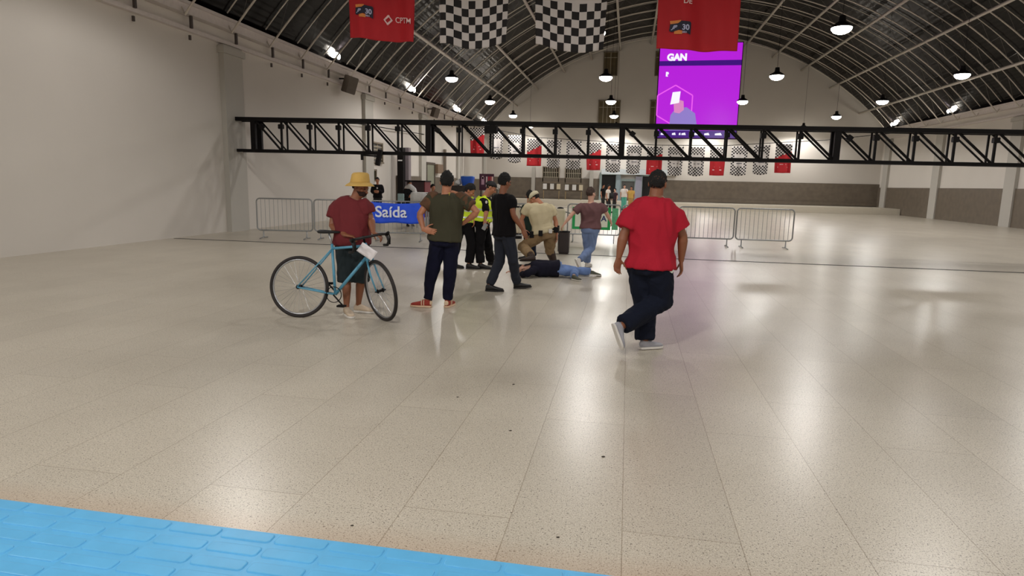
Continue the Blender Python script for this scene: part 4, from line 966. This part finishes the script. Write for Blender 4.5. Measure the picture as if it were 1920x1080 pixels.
# ------------------------------------------------------------------ person lying face down
G0 = gnd(1036, 519)
def LQ(r, f, z): return V(G0)+RT*r+FW*f+UP*z
JG = dict(hd=LQ(-.53, .0, .125), nk=LQ(-.40, .02, .15), sl=LQ(-.32, .20, .15), sr=LQ(-.30, -.15, .15), el=LQ(-.52, .34, .08), er=LQ(-.46, -.27, .075), wl=LQ(-.68, .16, .06), wr=LQ(-.56, -.10, .05),
          pel=LQ(.06, .02, .14), hl=LQ(.08, .11, .13), hr=LQ(.08, -.07, .13), kl=LQ(.44, .20, .085), kr=LQ(.38, -.06, .10), al=LQ(.70, .16, .085), ar=LQ(.34, -.34, .07),
          wst=LQ(-.08, .02, .15), chs=LQ(-.25, .02, .145), tl=RT*.95+FW*.2-UP*.1, tr=-FW*.8+RT*.6, ul=UP*1+FW*.2, ur=UP, fl=-RT, fr=-RT*.8+FW*.3)
tG = figure('person lying face down in dark jacket and blue jeans on the floor', JG, V((0, 0, -1)), M_SKIN3, shirt=dict(m=CL('dark_navy_jacket', (24, 24, 38)), hem=.1, sleeve=1.85, sr=(.078, .055), ex=.03, name='jacket'),
    pants=dict(m=mat('faded_jeans', (104, 130, 180), .85, var=.5, nscale=9), r=(.095, .075, .066), end=1.92), shoes=dict(m=mat('grey_green_trainer', (84, 86, 72), .7), sole=M_SHW, k=.9), hair=('short', M_HAIR),
    s=.92, g=1.05, vox=.008, cvox=.013, face=-FW*.9-UP*.3, headup=-RT+UP*.0, palm={'l': -UP, 'r': -UP}, seed=7)

# ------------------------------------------------------------------ khaki officer
G = gnd(1018, 507)
JF = J_(G, hd=(1003, 372, .04), nk=(1011, 381), sl=(992, 386, -.03), sr=(1031, 388, .05), el=(977, 411, .0), er=(1042, 414, .08), wl=(985, 439, -.02), wr=(1044, 440, -.02),
        pel=(1021, 438), hl=(1011, 442, -.02), hr=(1031, 442, .03), kl=(980, 463, .08), kr=(1031, 470, .26))
JF.update(al=LQ(-.36, .03, .34), ar=on_ground(1040, 503), tl=-RT*.9-FW*.1, tr=-RT*.6+FW*.6, fl=-UP+RT*.3, fr=-UP+RT*.1)
M_KH = CL('khaki_shirt', (196, 184, 152)); M_KHT = mat('brown_khaki_trousers', (136, 112, 80), .85, var=.12, bump=.2)
tF = figure('officer in khaki uniform crouching with one foot on the person lying down', JF, -RT*.55+FW*.7-UP*.2, M_SKIN1, shirt=dict(m=M_KH, hem=.24, sleeve=.62, sr=(.082, .076), ex=.026),
    pants=dict(m=M_KHT, r=(.120, .090, .070), end=1.8, er=1.15), shoes=dict(m=mat('dark_brown_boot', (52, 36, 30), .5), sole=M_SHB, name='boot'), hair=('buzz', M_HAIR), g=1.15, vox=.008, cvox=.013,
    face=-RT*.6+FW*.3-UP*.6, belt=dict(m=M_BLACK, t=.26, items=((.02, (.1, .1, .14), M_BLACK), (.5, (.08, .1, .12), M_BLACK), (.70, (.07, .08, .1), M_BLACK), (.82, (.06, .06, .07), M_SHW), (.92, (.08, .08, .1), M_BLACK))), seed=8)
for sd in 'lr':
    bm = bmesh.new(); limb(bm, chain(JF['h'+sd], JF['k'+sd], JF['a'+sd], ([(1.7, .066), (1.8, .062), (1.9, .054), (2.0, .05)] if sd == 'l' else [(1.08, .09), (1.3, .085), (1.6, .072), (1.85, .06), (2.0, .055)]))); obj('boot_shaft', remesh(bm, .012, 2), mat('dark_brown_boot', (52, 36, 30), .5), tF, True)
hu = nrm(JF['hd']-JF['nk']); cap(tF, JF['hd']+hu*.005, nrm(-RT*.5+FW*.4-UP*.5), nrm(hu+UP*.5), mat('khaki_cap', (206, 198, 170), .8), visor=True)

# ------------------------------------------------------------------ man in burgundy tee running off
G = gnd(1101, 503)
JH = J_(G, hd=(1108, 364, .02), nk=(1108, 379), sl=(1091, 386, .02), sr=(1127, 386, -.03), el=(1073, 401, -.02), er=(1138, 401, -.02), wl=(1058, 420, -.05), wr=(1145, 415, .1),
        pel=(1107, 428), hl=(1100, 431, .03), hr=(1113, 432, -.04), kl=(1102, 466, .12), kr=(1109, 465, .02), ar=(1086, 488, -.22))
JH.update(al=on_ground(1100, 501), tl=RT*.5+FW*.8, tr=-UP*.85+RT*.4-FW*.05, ur=RT*.8+FW*.3, fl=-RT*.5-UP*.8, fr=RT*.3-UP*.6+FW*.5)
figure('man in dull burgundy tee, light jeans and white trainers hurrying away', JH, RT*.35+FW*.93, M_SKIN3, shirt=dict(m=CL('dull_burgundy_tee', (108, 78, 80)), hem=.2, sleeve=.72, sr=(.082, .080), ex=.026),
    pants=dict(m=M_JEAN, r=(.104, .080, .064), end=1.93), shoes=dict(m=M_SHW, sole=M_SHW), hair=('full', mat('brown_hair', (58, 38, 28), .6, bump=.6, bscale=150)), s=.93, g=1.1, vox=.008, cvox=.013, face=RT*.75+FW*.6, curl=(.4, .4), seed=9)

# ------------------------------------------------------------------ dark green figure behind the khaki officer
G = gnd(993, 487)
JK = J_(G, hd=(993, 368), nk=(992, 382), sl=(983, 388, .1), sr=(1002, 387, -.08), el=(980, 410, .1), er=(1004, 412, -.05), wl=(982, 430, 0), wr=(1004, 430, 0), pel=(993, 428), hl=(989, 430, .05), hr=(998, 430, -.05), kl=(989, 458), kr=(998, 458))
JK.update(al=on_ground(989, 487), ar=on_ground(1000, 488), tl=-RT, tr=-RT, fl=-UP, fr=-UP)
figure('person in dark green jacket half hidden behind the khaki officer', JK, -RT*.8+FW*.2, M_SKIN1, shirt=dict(m=CL('dark_green_jacket', (30, 44, 38)), hem=.08, sleeve=1.8, sr=(.08, .06), ex=.035, name='jacket'),
    pants=dict(m=M_DEN, r=(.1, .075, .065), end=1.93), shoes=dict(m=M_SHB, sole=M_SHB), hair=('full', M_HAIR), s=.9, vox=.010, cvox=.016, seed=10, face=FW)

# ------------------------------------------------------------------ people far back in the hall
def bystander(label, px, Y, h, front, shirt, trous, skin=M_SKIN1, hair=M_HAIR, z0=0, arms='down', stride=0, sname='shirt', sleeve=.6, group='people far back in the hall', vox=.02):
    p = aty(px, 350, Y); b = V((p.x, Y, z0)); s = h/1.75; f = nrm(front); r = f.cross(UP)
    def q(x, y, z): return b+(r*x+f*y+UP*z)*s
    J = dict(hd=q(0, .02, 1.63), nk=q(0, 0, 1.475), sl=q(-.175, 0, 1.42), sr=q(.175, 0, 1.42), pel=q(0, 0, .95), hl=q(-.085, 0, .91), hr=q(.085, 0, .91), kl=q(-.095, .04+stride*.5, .50), kr=q(.095, .04-stride*.2, .50), al=q(-.1, stride, .082), ar=q(.1, -stride, .082+.0), tl=f, tr=f)
    if arms == 'down': J.update(el=q(-.24, -.02, 1.12), er=q(.24, -.02, 1.12), wl=q(-.25, .06, .88), wr=q(.25, .06, .88), fl=-UP, fr=-UP)
    elif arms == 'fold': J.update(el=q(-.24, .06, 1.14), er=q(.24, .06, 1.14), wl=q(-.04, .22, 1.20), wr=q(.04, .24, 1.14), fl=r, fr=-r)
    else: J.update(el=q(-.22, .10, 1.15), er=q(.24, -.05, 1.14), wl=q(-.10, .28, 1.32), wr=q(.25, .05, .90), fl=UP+f*.3, fr=-UP)
    return figure(label, J, f, skin, shirt=dict(m=shirt, hem=.12, sleeve=sleeve, ex=.026, name=sname), pants=dict(m=trous, r=(.1, .076, .066), end=1.93), shoes=dict(m=M_SHB, sole=M_SHB), hair=('full', hair), s=s, vox=vox, cvox=.024, group=group, fold=.008)
tb_ = bystander('security guard in black uniform with a white badge behind the blue banner', 708, 25.5, 1.70, -FW, CL('guard_black', (20, 18, 22)), M_DARK, arms='fold', sleeve=1.8, sname='uniform_jacket', vox=.014)
p = tb_.location+V((.05, -.17, 1.28)); bm = bmesh.new(); bm_box(bm, p, (.06, .012, .07)); obj('badge', bm, M_SHW, tb_)
tb_ = bystander('person with white shawl over black clothes by the white stall table', 768, 22.0, 1.60, -FW*.7+RT*.4, CL('stall_black', (22, 22, 24)), M_DARK, arms='fold', sleeve=1.7, sname='top', vox=.014)
bm = bmesh.new(); q0 = tb_.location
for a, b_2, r0, r1 in ((V((-.10, -.02, 1.35)), V((.02, -.05, 1.42)), .08, .09), (V((.02, -.05, 1.42)), V((.17, -.02, 1.30)), .09, .08), (V((.17, -.02, 1.30)), V((.24, 0, 1.12)), .075, .06)): cone(bm, q0+a, q0+b_2, r0, r1)
obj('shawl', remesh(bm, .018, 4, .01, 12), M_WHITE, tb_, True)
bystander('dark-haired person half hidden behind the camouflage sleeve of the man', 811, 20.5, 1.50, -FW*.5+RT*.6, CL('dim_grey_top', (92, 84, 80)), M_DEN, vox=.014)
tb_ = bystander('walker in white tee with a black shoulder bag far back', 1141, 38, 1.62, RT*.5-FW*.3, CL('white_tee', (222, 214, 204)), M_DARK, arms='down', stride=.15)
bm = bmesh.new(); p = tb_.location+V((.2, -.12, 1.0)); bm_box(bm, p, (.26, .14, .34)); bmesh.ops.bevel(bm, geom=bm.edges[:], offset=.04, segments=2)
t = thing('shoulder_bag', 'black shoulder bag carried by the walker in the white tee', 'bag', p); obj('bag_body', bm, M_DARK, t, True); bm = bmesh.new(); tube(bm, [p+V((.05, 0, .15)), p+V((-.1, .05, .42)), p+V((-.2, .14, .46)), p+V((-.1, .2, .1))], .015, 6); obj('strap', bm, M_DARK, t)
bystander('person in dark top with long hair beside the white tee walker', 1154, 39.5, 1.42, -RT*.6-FW*.4, CL('plum_top', (62, 44, 50)), M_DARK, skin=M_SKIN3)
bystander('child-like figure in white top and teal trousers far back', 1171, 43, 1.66, -FW, CL('white_top', (226, 220, 214)), mat('teal_trousers', (84, 168, 150), .8), skin=M_SKIN3, arms='hold')
bystander('person in ochre yellow clothes standing far back next to the teal trousers', 1184, 42, 1.56, -FW*.8-RT*.3, CL('ochre_top', (196, 158, 84)), mat('ochre_trousers', (170, 136, 80), .8))
bystander('figure all in black before the dark doorway', 1131, 44.5, 1.66, RT*.6-FW*.5, CL('plain_black_top', (24, 20, 22)), M_DARK)

# ================================================================== BICYCLE
C0 = gnd(721, 601)
HEAD = nrm(RT*.99-FW*.12); SIDE = V((-HEAD.y, HEAD.x, 0))          # SIDE: bike's left, away from the viewer
LEAN = Matrix.Rotation(radians(-6), 3, HEAD)
Qs = V((-.045, 0, .34)); AXS = V((-sin(radians(18)), 0, cos(radians(18)))); STEER = Matrix.Rotation(radians(-45), 3, AXS)
_mc = None
def bk(p, steer=False):
    p = V(p)
    if steer: p = Qs+STEER @ (p-Qs)
    q = LEAN @ (HEAD*p.x+SIDE*p.y+UP*p.z); return q
def wheel_pts(R, hub, n=64, y=0): return [hub+V((R*1.05*cos(2*pi*i/n), y, R*1.05*sin(2*pi*i/n))) for i in range(n)]
hubF, hubR = V((0, 0, .34)), V((-1.0, 0, .34))
low = min((bk(p, True) for p in wheel_pts(.34, hubF)), key=lambda v: v.z)
OFF = C0 - V((low.x, low.y, 0)) + V((0, 0, -low.z+.001))
lowR = min((bk(p) for p in wheel_pts(.34, hubR)), key=lambda v: v.z)
tbk = thing('bicycle', 'light blue road bicycle with dropped handlebars held beside the hat man', 'bicycle', C0)
B = lambda p, st=False: bk(p, st)+OFF
M_TYRE = mat('tyre_rubber', (34, 28, 27), .7); M_RIM = mat('rim_alloy', (170, 172, 176), .3, metal=.8); M_BLU = mat('pale_blue_paint', (84, 148, 176), .35, var=.06); M_BAR = mat('bar_tape', (16, 14, 16), .6)
def wheel(hub, st, nm):
    bm = bmesh.new(); tube(bm, [B(p, st) for p in wheel_pts(.325, hub, 72)], .020, 10, True); w_ = obj('wheel', bm, M_TYRE, tbk, True); w_['label'] = nm
    bm = bmesh.new(); tube(bm, [B(p, st) for p in wheel_pts(.302, hub, 72)], .010, 8, True); obj('rim', bm, M_RIM, w_, True)
    bm = bmesh.new(); tube(bm, [B(hub+V((0, -.05, 0)), st), B(hub+V((0, .05, 0)), st)], .016, 10); tube(bm, [B(hub+V((0, -.035, 0)), st), B(hub+V((0, -.03, 0)), st)], .026, 12); tube(bm, [B(hub+V((0, .03, 0)), st), B(hub+V((0, .035, 0)), st)], .026, 12); tube(bm, [B(hub+V((0, -.07, 0)), st), B(hub+V((0, .07, 0)), st)], .007, 8); obj('hub', bm, M_BLACK, w_)
    bm = bmesh.new()
    for i in range(28):
        a = 2*pi*i/28; sd = .032 if i % 2 else -.032; a2 = a+(.5 if (i//2) % 2 else -.5)
        tube(bm, [B(hub+V((.022*cos(a2), sd, .022*sin(a2))), st), B(hub+V((.297*cos(a), 0, .297*sin(a))), st)], .0013, 4)
    obj('spokes', bm, M_RIM, w_)
wheel(hubF, True, 'front wheel turned towards the viewer'); wheel(hubR, False, 'rear wheel')
crown = V((-.045, 0, .34))+AXS*.37; htop = Qs+AXS*.56; hbot = Qs+AXS*.40
bm = bmesh.new()
for sd in (-1, 1): tube(bm, [B(crown+V((0, sd*.035, 0)), True), B(Qs+AXS*.2+V((.0, sd*.045, 0)), True), B(hubF+V((0, sd*.052, 0)), True)], [.013, .012, .008], 8)
tube(bm, [B(crown+V((0, -.045, 0)), True), B(crown+V((0, .045, 0)), True)], .018, 8); obj('fork', bm, M_BLU, tbk, True)
bm = bmesh.new(); tube(bm, [B(hbot), B(htop)], .022, 12); st_ = V((-.60, 0, .80)); bb = V((-.56, 0, .27))
tube(bm, [B(htop-AXS*.03), B(st_)], .016, 10); tube(bm, [B(hbot+AXS*.02), B(bb)], .019, 10); tube(bm, [B(bb), B(st_+V((-.012, 0, .05)))], .016, 10)
for sd in (-1, 1): tube(bm, [B(bb+V((0, sd*.03, 0))), B(hubR+V((0, sd*.06, 0)))], .010, 8); tube(bm, [B(st_+V((0, sd*.02, 0))), B(hubR+V((0, sd*.06, 0)))], .008, 8)
obj('frame', bm, M_BLU, tbk, True)
bm = bmesh.new(); sp = st_+V((-.012, 0, .05)); tube(bm, [B(sp), B(sp+V((-.04, 0, .12)))], .012, 8); obj('seat_post', bm, M_RIM, tbk, True)
bm = bmesh.new(); s0 = sp+V((-.04, 0, .14)); loft(bm, [ell(B(s0+V((x, 0, 0))), SIDE, UP, a, b, 14) for x, a, b in ((-.13, .03, .012), (-.11, .065, .022), (-.05, .06, .022), (.03, .03, .018), (.13, .018, .012))]); obj('saddle', bm, M_BAR, tbk, True)
bm = bmesh.new(); tube(bm, [B(bb+V((0, -.06, 0))), B(bb+V((.12, -.07, -.12)))], .009, 6); tube(bm, [B(bb+V((0, .06, 0))), B(bb+V((-.12, .07, .12)))], .009, 6)
ring_ = [B(bb+V((.09*cos(a), -.045, .09*sin(a)))) for a in [2*pi*i/24 for i in range(24)]]; tube(bm, ring_, .005, 6, True)
for px_, pz, sy in ((.12, -.12, -.11), (-.12, .12, .11)): bm_box(bm, B(bb+V((px_, sy, pz))), (.09, .07, .02))
obj('crankset', bm, M_BLACK, tbk)
hc = Qs+AXS*.64+V((.075, 0, .0)); bm = bmesh.new(); tube(bm, [B(htop, True), B(Qs+AXS*.64, True), B(hc, True)], .013, 8); obj('stem', bm, M_BLACK, tbk, True)
bm = bmesh.new()
for sd in (-1, 1):
    pts = [hc, hc+V((0, sd*.16, .0)), hc+V((.012, sd*.20, .0)), hc+V((.06, sd*.215, .002)), hc+V((.10, sd*.217, -.03)), hc+V((.11, sd*.218, -.075)), hc+V((.07, sd*.22, -.125)), hc+V((-.02, sd*.222, -.135))]
    tube(bm, [B(p, True) for p in pts], .0155, 10)
hb_ = obj('handlebar', bm, M_BAR, tbk, True)
for sd in (-1, 1):
    bm = bmesh.new(); a = hc+V((.085, sd*.217, .0)); tube(bm, [B(a, True), B(a+V((.05, 0, .03)), True)], [.02, .015], 8); tube(bm, [B(a+V((.05, 0, .02)), True), B(a+V((.07, 0, -.03)), True), B(a+V((.045, 0, -.11)), True)], .008, 6); obj('brake_lever', bm, M_BLACK, hb_, True)
# sheet of paper hanging on the handlebar
Gp = C0; qd = [pl(x, y, Gp, o) for x, y, o in ((680, 454, -.06), (708, 472.5, -.12), (696, 489, -.12), (668.5, 470, -.06))]
bm = bmesh.new(); nn = (qd[1]-qd[0]).cross(qd[3]-qd[0]).normalized(); N_ = 6; gg = []
for j in range(N_+1):
    gg.append([bm.verts.new(qd[0].lerp(qd[1], i/N_).lerp(qd[3].lerp(qd[2], i/N_), j/N_)+nn*.006*sin(i*1.1+j*.6)) for i in range(N_+1)])
for j in range(N_):
    for i in range(N_): bm.faces.new((gg[j][i], gg[j][i+1], gg[j+1][i+1], gg[j+1][i]))
ps = obj('paper_sheet', bm, mat('paper_white', (222, 218, 220), .7, var=.03), None, True); tag(ps, 'white sheet of paper hanging tilted from the bicycle handlebar', 'paper'); s_ = ps.modifiers.new('s', 'SOLIDIFY'); s_.thickness = .002

# ================================================================== STALL AND GOODS BEYOND THE BARRIERS
def bx_at(x0, y0, x1, y1, Y, depth, m, name, par=None, label=None, cat=None, bev=.015, group=None):
    a, b = aty(x0, (y0+y1)/2, Y), aty(x1, (y0+y1)/2, Y); zt_, zb = aty((x0+x1)/2, y0, Y).z, aty((x0+x1)/2, y1, Y).z
    bm = bmesh.new(); bm_box(bm, ((a.x+b.x)/2, Y, (zt_+zb)/2), (b.x-a.x, depth, zt_-zb)); bmesh.ops.bevel(bm, geom=bm.edges[:], offset=bev, segments=2)
    o = obj(name, bm, m, par)
    if label: tag(o, label, cat, group)
    return o
Y = 21.0; a, b = aty(774, 370, Y), aty(806, 370, Y); zt_ = aty(790, 361, Y).z
t = thing('stall_table', 'folding table under a white cloth behind the blue banner', 'table', ((a.x+b.x)/2, Y, 0)); t['_w'] = 1
bm = bmesh.new(); bm_box(bm, ((a.x+b.x)/2, Y, zt_-.02), (b.x-a.x-.04, .6, .03)); obj('table_top', bm, M_BIN, t)
for sx in (a.x+.06, b.x-.06):
    for sy in (-.25, .25): bm = bmesh.new(); tube(bm, [(sx, Y+sy, 0), (sx, Y+sy, zt_-.03)], .015, 6); obj('leg', bm, M_GREYST, t)
bm = bmesh.new(); loft(bm, [ell(V(((a.x+b.x)/2, Y, z)), V((1, 0, 0)), V((0, 1, 0)), (b.x-a.x)/2+e, .33+e, 28, 6) for z, e in ((zt_-.55, .03), (zt_-.03, .0), (zt_, -.01))]); tag(obj('table_cloth', remesh(bm, .02, 2, .01, 10), M_WHITE, None, True), 'white cloth draped over the stall table', 'tablecloth')
t = thing('printed_board', 'small pale blue printed board on a thin post by the stall', 'board', aty(752, 372, 20.4)); bm = bmesh.new(); tube(bm, [(t.location.x, 20.44, 0), (t.location.x, 20.44, 1.1)], .015, 6); obj('post', bm, M_GREYST, t)
bx_at(746, 363, 757.5, 379, 20.4, .04, mat('pale_blue_board', (176, 206, 210), .6, var=.2, nscale=30), 'board_face', t)
Y = 24.5; t0_ = thing('goods_trolley', 'dark cart stacked with bundles behind the man with hands on hips', 'cart', (aty(868, 360, Y).x, Y, 0))
bx_at(850, 348, 886, 362, Y, .7, mat('dark_bundles', (52, 46, 42), .8, var=.6, nscale=9), 'load', t0_, bev=.05); bx_at(852, 362, 884, 366, Y, .75, M_BLACK, 'deck', t0_)
zz = aty(868, 366, Y).z
for sx in (-.3, .3):
    xx = aty(868, 360, Y).x+sx; bm = bmesh.new(); tube(bm, [(xx, Y, zz), (xx, Y, .14)], .02, 6); obj('post', bm, M_BLACK, t0_)
    bm = bmesh.new(); tube(bm, [(xx, Y-.03, .125), (xx, Y+.03, .125)], .12, 16); obj('wheel', bm, M_TYRE, t0_)
bm = bmesh.new(); p = aty(877, 340, Y); loft(bm, [ell(V((p.x, Y, z)), V((1, 0, 0)), V((0, 1, 0)), a_, a_*.8, 24, 4) for z, a_ in ((aty(877, 348, Y).z, .20), (aty(877, 337, Y).z, .25), (aty(877, 332, Y).z, .26), (aty(877, 331, Y).z, .24))]); t = thing('blue_tub', 'bright blue plastic tub on top of the loaded cart', 'tub', (p.x, Y, p.z)); obj('tub_body', bm, mat('tub_blue', (28, 84, 190), .4), t)
bm = bmesh.new(); zz = aty(877, 331, Y).z; tube(bm, [V((p.x+.255*cos(q_), Y+.2*sin(q_), zz)) for q_ in [2*pi*i/24 for i in range(24)]], .018, 6, True); obj('rim', bm, mat('tub_rim', (120, 160, 220), .4), t)
bm = bmesh.new(); p = aty(859, 343, Y); blob(bm, p, (V((.13, 0, 0)), V((0, .13, 0)), V((0, 0, .10)))); blob(bm, p+V((.05, 0, .1)), (V((.07, 0, 0)), V((0, .07, 0)), V((0, 0, .07)))); tag(obj('cloth_sack', remesh(bm, .02, 3, .01, 14), M_WHITE, None, True), 'white cloth sack on the cart beside the blue tub', 'sack')
# poster stand
Y = 26; a, b = aty(899, 340, Y), aty(926, 340, Y); zt_, zb = aty(912, 326, Y).z, aty(912, 357, Y).z
t = thing('poster_stand', 'dark purple poster on a stand with a pale figure and stripes', 'poster', ((a.x+b.x)/2, Y, 0))
bm = bmesh.new(); bm_box(bm, ((a.x+b.x)/2, Y, (zt_+zb)/2), (b.x-a.x, .04, zt_-zb)); obj('poster_board', bm, mat('poster_plum', (70, 30, 52), .6, var=.25, nscale=8), t)
for i, (u, v, ww, hh, c) in enumerate(((.14, .35, .2, .5, (190, 150, 170)), (.18, .72, .12, .2, (200, 170, 176)), (.46, .2, .1, .7, (226, 200, 200)), (.62, .45, .08, .45, (196, 50, 70)), (.76, .45, .08, .45, (210, 90, 96)), (.86, .4, .1, .5, (232, 200, 190)))):
    bm = bmesh.new(); bm_box(bm, (a.x+(u+ww/2)*(b.x-a.x), Y-.026, zb+(v+hh/2)*(zt_-zb)*.95), (ww*(b.x-a.x), .008, hh*(zt_-zb)*.9)); obj('printed_shape', bm, mat('poster_print_%d' % i, c, .6), t)
for sx in (a.x+.06, b.x-.06): bm = bmesh.new(); tube(bm, [(sx, Y+.03, 0), (sx, Y+.03, zb+.1)], .02, 6); obj('leg', bm, M_BLACK, t)
# round white sign
p = aty(934, 350, 24); t = thing('round_sign', 'small round white sign on a pole between the capped officer and black shirt', 'sign', (p.x, 24, 0))
bm = bmesh.new(); tube(bm, [p+V((0, -.02, 0)), p+V((0, .02, 0))], .1, 24); obj('sign_disc', bm, M_SHW, t); bm = bmesh.new(); tube(bm, [(p.x, 24.04, 0), (p.x, 24.04, p.z+.05)], .02, 6); obj('pole', bm, M_GREYST, t)

for o in bpy.data.objects:
    if '_w' in o: del o['_w']
